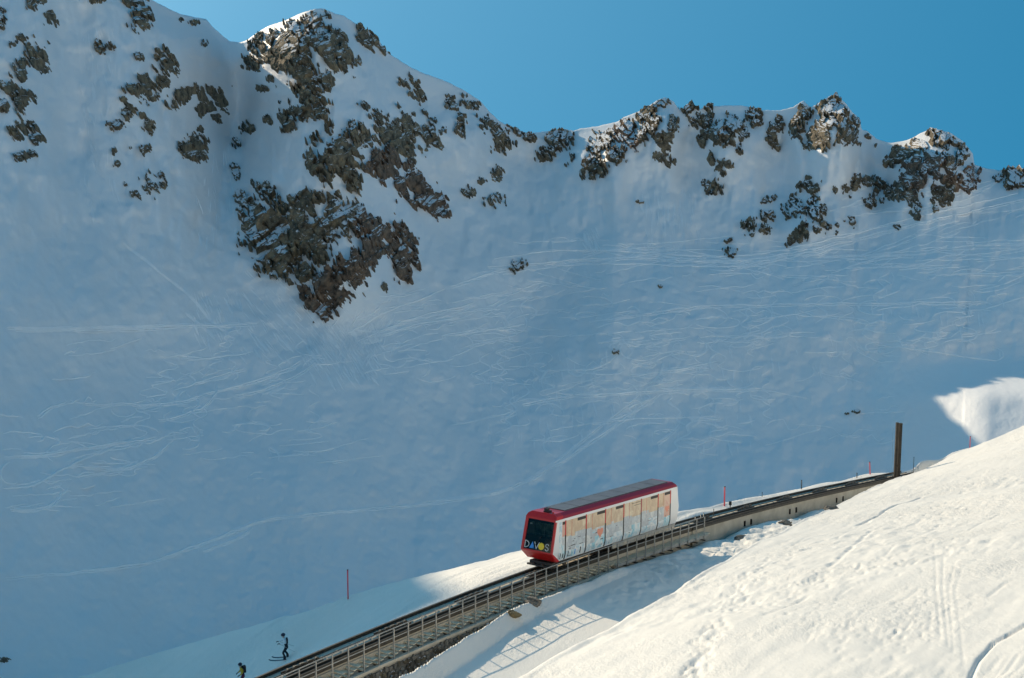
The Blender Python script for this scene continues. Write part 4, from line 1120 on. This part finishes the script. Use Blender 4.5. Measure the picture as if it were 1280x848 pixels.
# letter coordinates: x to the right as read from outside (towards the near side), z up
zb, zh = zf0 + .17, .40
def arc(cx, cz, r, a0, a1, n=12, sx=1): return [(cx + sx * r * math.cos(math.radians(a0 + (a1 - a0) * i / n)), cz + r * math.sin(math.radians(a0 + (a1 - a0) * i / n))) for i in range(n + 1)]
stroke([(-.92, zb), (-.92, zb + zh)] + arc(-.92, zb + zh / 2, zh / 2, 90, -90, 10, 1.5), .045, 'letter_d', M_cream)
tri = [(-.57, zb), (-.17, zb), (-.37, zb + zh)]
m_ = MB(); m_.add([fp(-x, z, .014) for x, z in tri] + [fp(-x, z, .003) for x, z in tri], [(0, 1, 2), (0, 3, 4, 1), (1, 4, 5, 2), (2, 5, 3, 0)]); m_.build('letter_a', M_blue, glass)
stroke([(-.21, zb + zh), (-.05, zb), (.12, zb + zh)], .04, 'letter_v', M_cream)
dsc = arc(.30, zb + zh / 2, .215, 0, 342, 19)
m_ = MB(); m_.add([fp(-x, z, .014) for x, z in dsc] + [fp(-x, z, .003) for x, z in dsc], [tuple(range(20))] + [(i, (i + 1) % 20, 20 + (i + 1) % 20, 20 + i) for i in range(20)]); m_.build('letter_o', M_yellow, glass)
stroke(arc(.73, zb + zh * .74, zh * .25, 20, 270, 9, 1.1) + arc(.73, zb + zh * .25, zh * .25, 90, -160, 9, 1.1), .045, 'letter_s', M_cream)
# what can be seen inside the cab: floor, seats, rails
M_seat = new_mat('green_seat_cloth', (0.20, 0.26, 0.20), 0.8); M_int = new_mat('pale_lining', (0.55, 0.56, 0.52), 0.6)
MB().box((1.2, -1.05, Z0 + .05), (1.25, 1.05, 2.9)).build('cab_bulkhead', noisy('bulkhead_reflections', (0.02, 0.025, 0.022), (0.55, 0.66, 0.52), 4.5, .6, 0, obj=True), car)  # mottled green stands in for windscreen reflections, painted on the bulkhead
for y in (-.55, .45):
    MB().box((.75, y - .2, Z0 + .6), (.95, y + .2, 2.0)).box((.75, y - .12, 2.02), (.9, y + .12, 2.3)).build('cab_seat', M_seat, car, bevel=.03)
MB().tube([(.6, -.1, Z0 + .3), (.7, -.1, 2.95)], .02).tube([(.55, .75, Z0 + .3), (.7, .75, 2.95)], .02).tube([(.5, -.9, 2.2), (.5, .9, 2.25)], .015).build('grab_pole', M_int, car)
MB().box((.35, -.9, Z0 + .45), (.7, .9, Z0 + .95)).build('console', M_black, car)
MB().tube([fp(.3, zf0 + .12, .05), fp(-.25, zf0 + 1.0, .05)], .015).build('wiper', M_black, glass)
MB().box((.36, .62, 2.78), (.40, .76, 2.86)).build('cab_lamp', M_cream, car)

# patchwork side panels: seven bays, each with a door gap, a slot window and coloured pieces
def film(name, cols_, sc, seed):
    m = new_mat(name, cols_[0], .38); nt = m.node_tree; b = nt.nodes['Principled BSDF']
    tc = nt.nodes.new('ShaderNodeTexCoord'); mp = nt.nodes.new('ShaderNodeMapping'); nt.links.new(tc.outputs['Object'], mp.inputs[0])
    mp.inputs['Location'].default_value = (seed, seed * .7, seed * .3); mp.inputs['Scale'].default_value = (sc, sc * .2, sc * .7)
    vo = nt.nodes.new('ShaderNodeTexVoronoi'); vo.inputs['Scale'].default_value = 1.6; nt.links.new(mp.outputs[0], vo.inputs['Vector'])
    n = nd(nt, 'ShaderNodeTexNoise'); n.inputs['Scale'].default_value = 2.2; n.inputs['Detail'].default_value = 7; n.inputs['Roughness'].default_value = .7; nt.links.new(mp.outputs[0], n.inputs['Vector'])
    sx = nt.nodes.new('ShaderNodeSeparateColor'); nt.links.new(vo.outputs['Color'], sx.inputs[0])
    ad = nd(nt, 'ShaderNodeMath', operation='MULTIPLY_ADD'); ad.inputs[1].default_value = .4; nt.links.new(sx.outputs[0], ad.inputs[0]); nt.links.new(n.outputs['Fac'], ad.inputs[2])
    st_ = [(.32 + i * .58 / max(1, len(cols_) - 1), c) for i, c in enumerate(cols_)]
    r = ramp(nt, ad.outputs[0], st_); nt.links.new(r.outputs[0], b.inputs['Base Color']); return m
F_tan = film('tan_timber_print', [(.50, .36, .24), (.74, .58, .40), (.60, .44, .30), (.80, .68, .50)], .8, 1.0)
F_peach = film('peach_print', [(.72, .44, .33), (.76, .54, .42), (.70, .38, .30)], .8, 3.0)
F_grey = film('grey_blue_print', [(.34, .40, .46), (.62, .68, .70), (.46, .50, .54), (.74, .76, .74)], 1.4, 5.0)
F_snow = film('snow_scene_print', [(.16, .32, .42), (.62, .76, .82), (.84, .85, .84), (.42, .60, .70), (.80, .82, .82)], 1.9, 8.0)
F_aqua = film('aqua_scene_print', [(.10, .42, .56), (.38, .66, .76), (.80, .84, .84)], 1.9, 11.0)
def side(x0, x1, z0, z1, mat, name='side_panel', t=.012, parent=None, base=0.0):
    """panel lying on the near (y<0) side, following its lean"""
    m = MB(); zk = Z0 + .4
    zl = [z0] + ([zk] if z0 + .01 < zk < z1 - .01 else []) + [z1]
    for za, zb_ in zip(zl[:-1], zl[1:]):
        vs = []
        for o_ in (base + t, base):
            for x, z in ((x0, za), (x1, za), (x1, zb_), (x0, zb_)): vs.append((x, -float(half_w(z)) - o_, z))
        m.add(vs, [(0, 1, 2, 3), (0, 4, 5, 1), (1, 5, 6, 2), (2, 6, 7, 3), (3, 7, 4, 0)])
    return m.build(name, mat, parent or car)
zt = ZS - .12
def zx(f): return Z0 + .05 + f * (zt - Z0 - .05)
doors = [1.05 + 2.10 * i for i in range(7)]
doors = [1.45, 3.78, 6.04, 8.28, 10.50, 12.72, 14.40]
prev = .72
for i, dx in enumerate(doors):
    x0 = prev + .05; x1 = dx - .06
    wdt = x1 - x0
    first, last = i == 0, i == 6
    cuts = [x0, x0 + wdt * .30, x0 + wdt * .46, x1] if not first and not last else [x0, x0 + wdt * .5, x1]
    for j, (a, b) in enumerate(zip(cuts[:-1], cuts[1:])):
        split = .60 + random.uniform(-.06, .05)
        wide = (j == len(cuts) - 2)
        if first and j == 0:
            side(a, b - .01, zx(.02), zx(.98), F_snow); continue
        top = F_tan if not (first or (last and wide)) else F_peach
        zm = zx(split)
        side(a, b - .015, zm, zx(.98), top)
        if wide:
            mid = zx(.30 + random.uniform(-.04, .08))
            side(a, b - .015, mid, zm - .006, F_grey if i != 6 else F_peach)
            side(a, b - .015, zx(.01), mid - .012, F_snow if i % 2 else F_aqua)
        else:
            side(a, b - .015, zx(.20), zm - .006, F_grey)
            side(a, b - .015, zx(.01), zx(.20) - .006, F_aqua if j == 1 else F_snow)
    # slot window under the roof line
    if i != 4:
        side(x1 - min(wdt * .48, .95), x1 - .03, zx(.90), zx(.975), M_black, 'slot_window', .010, None, .014)
    else:
        side(x1 - 1.2, x1 - .05, zx(.925), zx(.935), M_black, 'slot_seam', .004, None, .014); side(x1 - .9, x1 - .05, zx(.86), zx(.87), M_black, 'slot_seam', .004, None, .014)
    # door gap: black below, red above
    g = side(dx - .06, dx + .05, zx(-.01), zx(.62), M_black, 'door_gap', .02)
    side(dx - .06, dx + .05, zx(.62), zx(.995), M_red if i != 4 else M_maroon, 'door_seal', .02, g)
    if not last:
        side(dx + .05 + .62, dx + .05 + .645, zx(.55), zx(.98), M_red, 'red_line', .004, None, .013)
    prev = dx
# painted patches: two peach hearts low on the panels, a small aqua mark, dark ticks
def heart(cx, cz, r, mat, name):
    pts = [(cx + r * (16 * math.sin(a) ** 3) / 16, cz + r * (13 * math.cos(a) - 5 * math.cos(2 * a) - 2 * math.cos(3 * a) - math.cos(4 * a)) / 16) for a in np.linspace(0, 2 * math.pi, 24, endpoint=False)]
    m = MB(); vs = [(x, -float(half_w(z)) - .022, z) for x, z in pts] + [(x, -float(half_w(z)) - .012, z) for x, z in pts]
    m.add(vs, [tuple(range(24))] + [(i, (i + 1) % 24, 24 + (i + 1) % 24, 24 + i) for i in range(24)]); return m.build(name, mat, car)
F_heart = new_mat('salmon_print', (.80, .30, .20), .4)
heart(5.42, zx(.42), .36, F_heart, 'painted_heart'); heart(13.95, zx(.50), .26, F_heart, 'painted_heart')
for x in (.9, 1.15, 1.75, 2.15, 2.5, 3.1): side(x, x + random.uniform(.06, .16), zx(.04), zx(random.uniform(.1, .2)), random.choice((M_blue, F_aqua, M_black)), 'painted_figure', .003, None, .013)
for k in range(60):
    x = random.uniform(1.6, 14.6); z = random.uniform(.03, .5); 
    if min(abs(x - d_) for d_ in doors) < .25: continue
    side(x, x + random.uniform(.1, .5), zx(z), zx(z + random.uniform(.01, .03)), random.choice((F_grey, F_aqua, M_greyroof)), 'painted_stroke', .003, None, .013)
# rear end, grey skirt, undercarriage
side(.35, L - .45, ZS - .10, ZS + .0, M_white, 'cant_rail', .02)
sk = MB()
for k in range(18):
    x = 7.0 + k * .452
    MB().box((x, -W2 - .02, Z0 - .30), (x + .42, -W2 + .06, Z0 + .03)).build('skirt_panel', M_galv if k % 3 else M_conc, car)
MB().box((7.0, -W2 + .07, Z0 - .28), (15.0, -W2 + .12, Z0 + .0)).build('skirt_frame', M_under, car)
rw = MB(); rr0 = [ (float(rear_x(z)) + .02, w * (float(half_w(z)) - .12), z) for z in (1.95, 2.9) for w in (-1, 1)]
rw.add(rr0 + [(x - .03, y, z) for x, y, z in rr0], [(0, 1, 3, 2), (0, 2, 6, 4), (1, 5, 7, 3), (2, 3, 7, 6), (0, 4, 5, 1)]).build('rear_window', M_glass, car)
MB().box((1.2, -.75, Z0 - .22), (L - 1.0, .75, Z0 - .01)).build('underframe', M_under, car)
def bogie(x):
    b = MB().box((x - .95, -.62, .22), (x + .95, -.50, .42)).box((x - .95, .50, .22), (x + .95, .62, .42)).box((x - .2, -.6, .25), (x + .2, .6, .44)).box((x - 1.15, -.70, .12), (x - 1.0, .70, .40)).build('bogie', M_under, car)
    for xx in (x - .6, x + .6):
        for y in (-.52, .52):
            MB().prism([(xx + .19 * math.cos(a), .20 + .19 * math.sin(a)) for a in np.linspace(0, 2 * math.pi, 14, endpoint=False)], y - .05, y + .05).build('wheel', M_rail, b)
bogie(1.75); bogie(L - 2.0)
MB().box((.45, -.80, .30), (.95, .80, .50)).box((.30, -.9, .22), (.45, .9, .32)).tube([(.35, -.3, .38), (.18, -.3, .38)], .06).tube([(.35, .35, .38), (.18, .35, .38)], .06).build('buffer_beam', M_under, car)

# ------------------------------------------------------------------ dark double post beside the track
def crest_y(u, v): return float(np.interp(float(xe(u, v)[0]), c1x, c1y))
pb = at(1121, 599, 131.0)
PY_ = tag(empty('double_post', pb - Vector((0, 0, 1.0))), 'tall dark double post standing at the right end of the visible track', 'post')
MB().beam((-.19, 0, 0), (-.13, 0, 6.40), .24, .30, (0, 1, 0)).build('post', M_wood, PY_)
MB().beam((.15, .12, 0), (.21, .12, 6.22), .27, .32, (0, 1, 0)).build('post', M_wood, PY_)
MB().box((-.10, .0, 5.0), (.03, .16, 5.2)).box((-.10, .0, 2.2), (.03, .16, 2.4)).build('spacer', M_dark, PY_)
MB().box((.08, -.04, 6.2), (.36, .28, 6.32)).build('cap', M_dark, PY_)
MB().box((-.42, -.22, .55), (-.28, .22, 1.25)).box((.32, -.2, .6), (.5, .25, 1.35)).tube([(-.48, -.1, .9), (.52, -.1, 1.0)], .06).tube([(-.40, .15, 1.2), (-.6, .1, .7)], .04).build('clamp', M_dark, PY_)
MB().tube([(-.45, .05, 1.0), (-.50, .05, 5.9)], .012, 5).build('wire', M_galv, PY_)

# ------------------------------------------------------------------ marker poles and sticks in the snow
def pole(u, vb, vt, y, label, r=.045, mat=M_pole, name='marker_pole', head=False, cat='marker pole', grp='red marker poles in the snow', lean=0.0):
    b = at(u, vb, y); h = float(at(u, vb, y).z - at(u, vt, y).z) * -1
    x, yy = b.x, b.y; gz = float(ground(x, yy)); top = b.z + h
    rt = tag(empty(name, (x, yy, min(gz, b.z) - .25)), label, cat, grp)
    z0 = rt.location.z
    MB().tube([(0, 0, 0), (lean * .5, 0, (top - z0) * .5), (lean, 0, top - z0)], r, 8).build('shaft', mat, rt, True)
    MB().tube([(lean, 0, top - z0), (lean, 0, top - z0 + .05)], r * 1.25, 8).build('tip', M_black if mat is not M_black else M_galv, rt, True)
    if head: MB().box((lean - .13, -.03, top - z0 - .28), (lean + .13, .03, top - z0)).build('plate', mat, rt)
    return rt
pole(435, 745, 713, crest_y(435, 745) - .8, 'leftmost tall thin red pole on the shaded plateau edge', .05)
pole(508, 770, 759, 88, 'short red pole with a small plate behind the left part of the track', .04, head=True)
pole(905.5, 632, 609, crest_y(905, 632) - .6, 'tall red pole on the snow lip just right of the funicular car', .06)
pole(1088, 597, 578, crest_y(1088, 597) - .6, 'red pole leaning left of the dark double post', .06, lean=-.12)
pole(1212.5, 556, 546, crest_y(1212, 556) - .6, 'small red pole sticking up behind the crest right of the double post', .05)
SG = 'thin dark sticks along the snow lip'
pole(952.5, 628, 616, crest_y(952, 628) - .6, 'thin dark stick between the first red pole and the thicker dark stick', .025, M_dark, 'snow_stick', cat='stick', grp=SG)
pole(1001.7, 613, 601, crest_y(1001, 613) - .6, 'thicker dark stick midway along the sunlit snow lip', .045, M_dark, 'snow_stick', cat='stick', grp=SG)
pole(1071, 600, 592, crest_y(1071, 600) - .8, 'short dark stick just left of the leaning red pole', .04, M_dark, 'snow_stick', cat='stick', grp=SG)
pole(1142, 584, 572, crest_y(1142, 584) - .8, 'brown stick just right of the dark double post', .03, M_wood, 'snow_stick', cat='stick', grp=SG)
pole(892, 645, 637, 104, 'little dark stick on the lip nearest the rear of the car', .025, M_dark, 'snow_stick', cat='stick', grp=SG)
for k, (u, v, lb) in enumerate(((869, 653, 'first thin grey stanchion beside the rails behind the car'), (876, 650.5, 'second thin grey stanchion beside the rails behind the car'), (879.5, 649, 'third thin grey stanchion beside the rails behind the car'))):
    pole(u, v, v - 7, 101.5 + k * .8, lb, .025, M_galv, 'stanchion', cat='stanchion', grp='grey stanchions behind the car')
# signal box on the rail
y, h, s_ = y_on_line(914, 641, -.9)
o = tag(empty('signal_lamp', snh(s_, -1.0, float(T(s_)) - .45)), 'small dark signal lamp on the far edge of the track right of the car', 'signal')
MB().tube([(0, 0, 0), (0, 0, .55)], .04).build('stem', M_dark, o); MB().box((-.10, -.10, .52), (.10, .10, .80)).build('housing', M_black, o, bevel=.02)

# ------------------------------------------------------------------ loose rocks near the wall and on the snow
def boulder(u, v, sc, label, mat, y=None, seed=0, flat=.7, grp='rocks lying by the viaduct'):
    p = ground_hit(u, v, 60) if y is None else at(u, v, y)
    if p is None: return
    bm = bmesh.new(); bmesh.ops.create_icosphere(bm, subdivisions=3, radius=1)
    q = np.array([tuple(v_.co) for v_ in bm.verts])
    n = 0.5 * (worley(q[:, 0] * 1.3 + seed, q[:, 2] * 1.3 + q[:, 1], 300 + seed) - .5) + .5 * fbm(q[:, 0] * 2 + seed, q[:, 1] * 2 + q[:, 2], 310, 3)
    for v_, d_ in zip(bm.verts, n): v_.co *= 1 + float(d_); v_.co.x *= sc[0]; v_.co.y *= sc[1]; v_.co.z *= sc[2]
    me = bpy.data.meshes.new('boulder'); bm.to_mesh(me); bm.free()
    o = link('boulder', me, mat); o.location = p + Vector((0, .1, sc[2] * .15))
    tag(o, label, 'rock', grp)
boulder(482, 838, (.75, .6, .7), 'rounded dark boulder at the foot of the stone footing by the bottom edge', M_rock_near, seed=1)
boulder(533, 818, (.6, .5, .45), 'grey boulder in the dark ditch below the lower left stairs', M_rock_near, seed=2)
boulder(584, 792, (.55, .5, .35), 'long grey-brown boulder in the ditch under the stair wall', M_rock_near, seed=3)
boulder(640, 770, (.40, .35, .28), 'ochre boulder in the ditch right of the long grey-brown one', noisy('ochre_stone', (.13, .10, .05), (.24, .18, .09), 2.5, .9, .5, .05), seed=4)
boulder(668, 755, (.5, .4, .3), 'flat grey boulder in the snow where the ditch ends', M_rock_near, seed=5)
boulder(455, 846, (.5, .5, .4), 'small dark boulder at the bottom edge, leftmost in the ditch', M_rock_near, seed=6)
boulder(926, 673, (.55, .4, .20), 'flat grey rock in the lit snow right of the train shadow', M_rock_near, seed=7)
boulder(983, 655, (.50, .4, .20), 'flat grey rock in the lit snow, middle of three below the wall', M_rock_near, seed=8)
boulder(1039, 637, (.50, .4, .18), 'flat grey rock in the lit snow nearest the double post', M_rock_near, seed=9)
# ------------------------------------------------------------------ people
def figure(name, base, face, joints, segs, mats, label, cat='person', grp=None):
    root = tag(empty(name, base, (0, 0, face)), label, cat, grp)
    me = bpy.data.meshes.new('body'); names = list(joints)
    me.from_pydata([joints[n][0] for n in names], [(names.index(a), names.index(b)) for a, b, _ in segs], [])
    ob = bpy.data.objects.new('body_rig', me); C.objects.link(ob)
    md = ob.modifiers.new('skin', 'SKIN'); md.use_smooth_shade = True
    sd = me.skin_vertices[0].data
    for i, n in enumerate(names): r = joints[n][1]; sd[i].radius = (r, r) if not isinstance(r, tuple) else r; sd[i].use_root = (n == 'pelvis')
    ob.modifiers.new('sub', 'SUBSURF').levels = 2
    dg = bpy.context.evaluated_depsgraph_get(); bpy.context.view_layer.update(); dg = bpy.context.evaluated_depsgraph_get()
    out = bpy.data.meshes.new_from_object(ob.evaluated_get(dg)); bpy.data.objects.remove(ob)
    out.materials.clear()
    for m in mats: out.materials.append(m)
    for p in out.polygons:
        c = p.center; best = 9e9; bi = 0
        for a, b, mi in segs:
            A = Vector(joints[a][0]); B = Vector(joints[b][0]); ab = B - A
            t = max(0, min(1, (c - A).dot(ab) / ab.length_squared)); d_ = (c - A - ab * t).length
            if d_ < best: best = d_; bi = mi
        p.material_index = bi; p.use_smooth = True
    o = link('body', out, mats, root)
    return root
def glove(p, d, root, mat):
    d = Vector(d).normalized(); up = Vector((0, 0, 1)); s_ = d.cross(up).normalized(); t_ = s_.cross(d)
    p = Vector(p); m = MB()
    m.beam(p - d * .02, p + d * .08, .085, .035)
    for k, (o_, l_) in enumerate(((-.033, .065), (-.011, .075), (.011, .072), (.033, .055))):
        a = p + d * .08 + s_ * o_
        m.tube([a, a + d * l_ * .6 - t_ * .012, a + d * l_ * .7 - t_ * .045, a + d * l_ * .3 - t_ * .06], [.012, .012, .011, .009], 6)
    a = p + d * .02 + s_ * .045
    m.tube([a, a + d * .03 + s_ * .02 - t_ * .02, a + d * .06 + s_ * .01 - t_ * .04], [.014, .013, .010], 6)
    m.build('glove', mat, root, True)
M_navy = new_mat('black_ski_trousers', (.012, .014, .022), .8); M_jw = new_mat('pale_ski_jacket', (.80, .84, .86), .8); M_skin = new_mat('skin', (.55, .34, .25), .6)
M_helm = new_mat('dark_helmet', (.012, .014, .04), .3); M_yj = new_mat('yellow_jacket', (.62, .38, .03), .8); M_ski = new_mat('dark_blue_ski', (.03, .06, .10), .35); M_bp = new_mat('black_backpack', (.012, .012, .02), .8)
M_gog = new_mat('goggle_lens', (.02, .02, .03), .1); M_wine = new_mat('wine_trousers', (.12, .015, .04), .8)
def head_bits(root, c, f=(1, 0, 0)):
    f = Vector(f).normalized(); s_ = Vector((-f.y, f.x, 0)); c = Vector(c)
    MB().sphere(tuple(c + Vector((0, 0, .035)) - f * .012), .128, 16, 10, (1.08, .95, .92)).build('helmet', M_helm, root, True)
    MB().beam(c + f * .112 + s_ * .07 + Vector((0, 0, .02)), c + f * .112 - s_ * .07 + Vector((0, 0, .02)), .03, .055).build('goggles', M_gog, root, bevel=.008)
    MB().tube([c + f * .10 + Vector((0, 0, -.01)), c + f * .128 + Vector((0, 0, -.035)), c + f * .105 + Vector((0, 0, -.045))], [.010, .014, .011], 6).build('nose', M_skin, root, True)
    MB().beam(c + f * .100 + s_ * .025 + Vector((0, 0, -.075)), c + f * .100 - s_ * .025 + Vector((0, 0, -.075)), .012, .012).build('mouth', M_wine, root)
def gz(x, y): return float(ground(x, y))
# skier coming down on the far side of the track
b1 = at(357, 828, 92.5); b1.z = gz(b1.x, b1.y) + .06
J = {'pelvis': ((-.10, 0, .86), .125), 'waist': ((-.03, 0, 1.02), .125), 'chest': ((.06, 0, 1.24), .150), 'neck': ((.10, 0, 1.42), .062), 'head': ((.13, 0, 1.52), .085), 'crown': ((.13, 0, 1.62), .075),
     'sl': ((.07, .19, 1.34), .070), 'el': ((.10, .30, 1.10), .055), 'wl': ((.36, .28, 1.12), .040), 'sr': ((.07, -.19, 1.34), .070), 'er': ((.12, -.32, 1.12), .055), 'wr': ((.38, -.26, 1.08), .040),
     'hl': ((-.09, .12, .80), .105), 'kl': ((.18, .20, .48), .078), 'al': ((.02, .22, .12), .062), 'tl': ((.17, .22, .07), .055), 'hr': ((-.09, -.12, .80), .105), 'kr': ((.02, -.22, .46), .078), 'ar': ((-.22, -.24, .14), .062), 'tr': ((-.07, -.24, .09), .055)}
SEG = [('pelvis', 'waist', 0), ('waist', 'chest', 0), ('chest', 'neck', 0), ('neck', 'head', 2), ('head', 'crown', 2), ('chest', 'sl', 0), ('sl', 'el', 0), ('el', 'wl', 0), ('chest', 'sr', 0), ('sr', 'er', 0), ('er', 'wr', 0),
       ('pelvis', 'hl', 1), ('hl', 'kl', 1), ('kl', 'al', 1), ('al', 'tl', 1), ('pelvis', 'hr', 1), ('hr', 'kr', 1), ('kr', 'ar', 1), ('ar', 'tr', 1)]
SEG[0] = ('pelvis', 'waist', 1)
sk1 = figure('person', b1, math.radians(195), J, SEG, [M_jw, M_navy, M_skin], 'skier in pale jacket and black trousers gliding left behind the track')
head_bits(sk1, (.13, 0, 1.56)); sk1.scale = (1.06, 1.12, 1.06)
glove((.38, .28, 1.12), (1, 0, .1), sk1, M_bp); glove((.40, -.26, 1.08), (1, 0, .1), sk1, M_bp)
MB().box((-.17, -.15, 1.02), (-.05, .15, 1.36)).build('backpack', M_bp, sk1, bevel=.03)
for y_, x_ in ((.22, .1), (-.24, -.14)):
    MB().tube([(x_ - .8, y_, .02), (x_ + .6, y_, .02), (x_ + .85, y_, .06), (x_ + .98, y_, .13)], .035, 6).build('ski', M_ski, sk1)
    MB().tube([(x_ - .03, y_, .04), (x_ + .02, y_, .26)], [.075, .06], 10).build('ski_boot', M_bp, sk1, True)
MB().tube([(.46, .26, 1.14), (-.55, .42, .55)], .010, 5).build('ski_pole', M_galv, sk1); MB().tube([(.48, -.26, 1.12), (-.60, -.45, .62)], .010, 5).build('ski_pole', M_galv, sk1)
# person at the bottom edge, seen to the waist
b2 = at(303, 862, 91.0); b2.z = gz(b2.x, b2.y) + .05
top2 = at(300, 828, 91.0).z
J2 = dict(J); J2['chest'] = ((.02, 0, 1.26), .165); J2['head'] = ((.12, 0, 1.52), .085); J2['el'] = ((.02, .30, 1.08), .058); J2['er'] = ((.04, -.30, 1.08), .058); J2['wl'] = ((.20, .26, .92), .042); J2['wr'] = ((.22, -.26, .92), .042)
sk2 = figure('person', b2, math.radians(200), J2, SEG, [M_yj, M_wine, M_skin], 'person in yellow jacket with black backpack cut by the bottom edge')
sk2.location.z = top2 - 1.72
head_bits(sk2, (.12, 0, 1.56)); glove((.22, .26, .92), (1, 0, -.5), sk2, M_bp); glove((.24, -.26, .92), (1, 0, -.5), sk2, M_bp)
MB().box((-.26, -.17, 1.02), (-.10, .17, 1.46)).box((-.10, -.15, 1.30), (.10, -.11, 1.44)).box((-.10, .11, 1.30), (.10, .15, 1.44)).build('backpack', M_bp, sk2, bevel=.03)
for y_, x_ in ((.22, .1), (-.24, -.14)):
    MB().tube([(x_ - .8, y_, .02), (x_ + .6, y_, .02), (x_ + .98, y_, .13)], .035, 6).build('ski', M_ski, sk2); MB().tube([(x_ - .03, y_, .04), (x_ + .02, y_, .26)], [.075, .06], 10).build('ski_boot', M_bp, sk2, True)
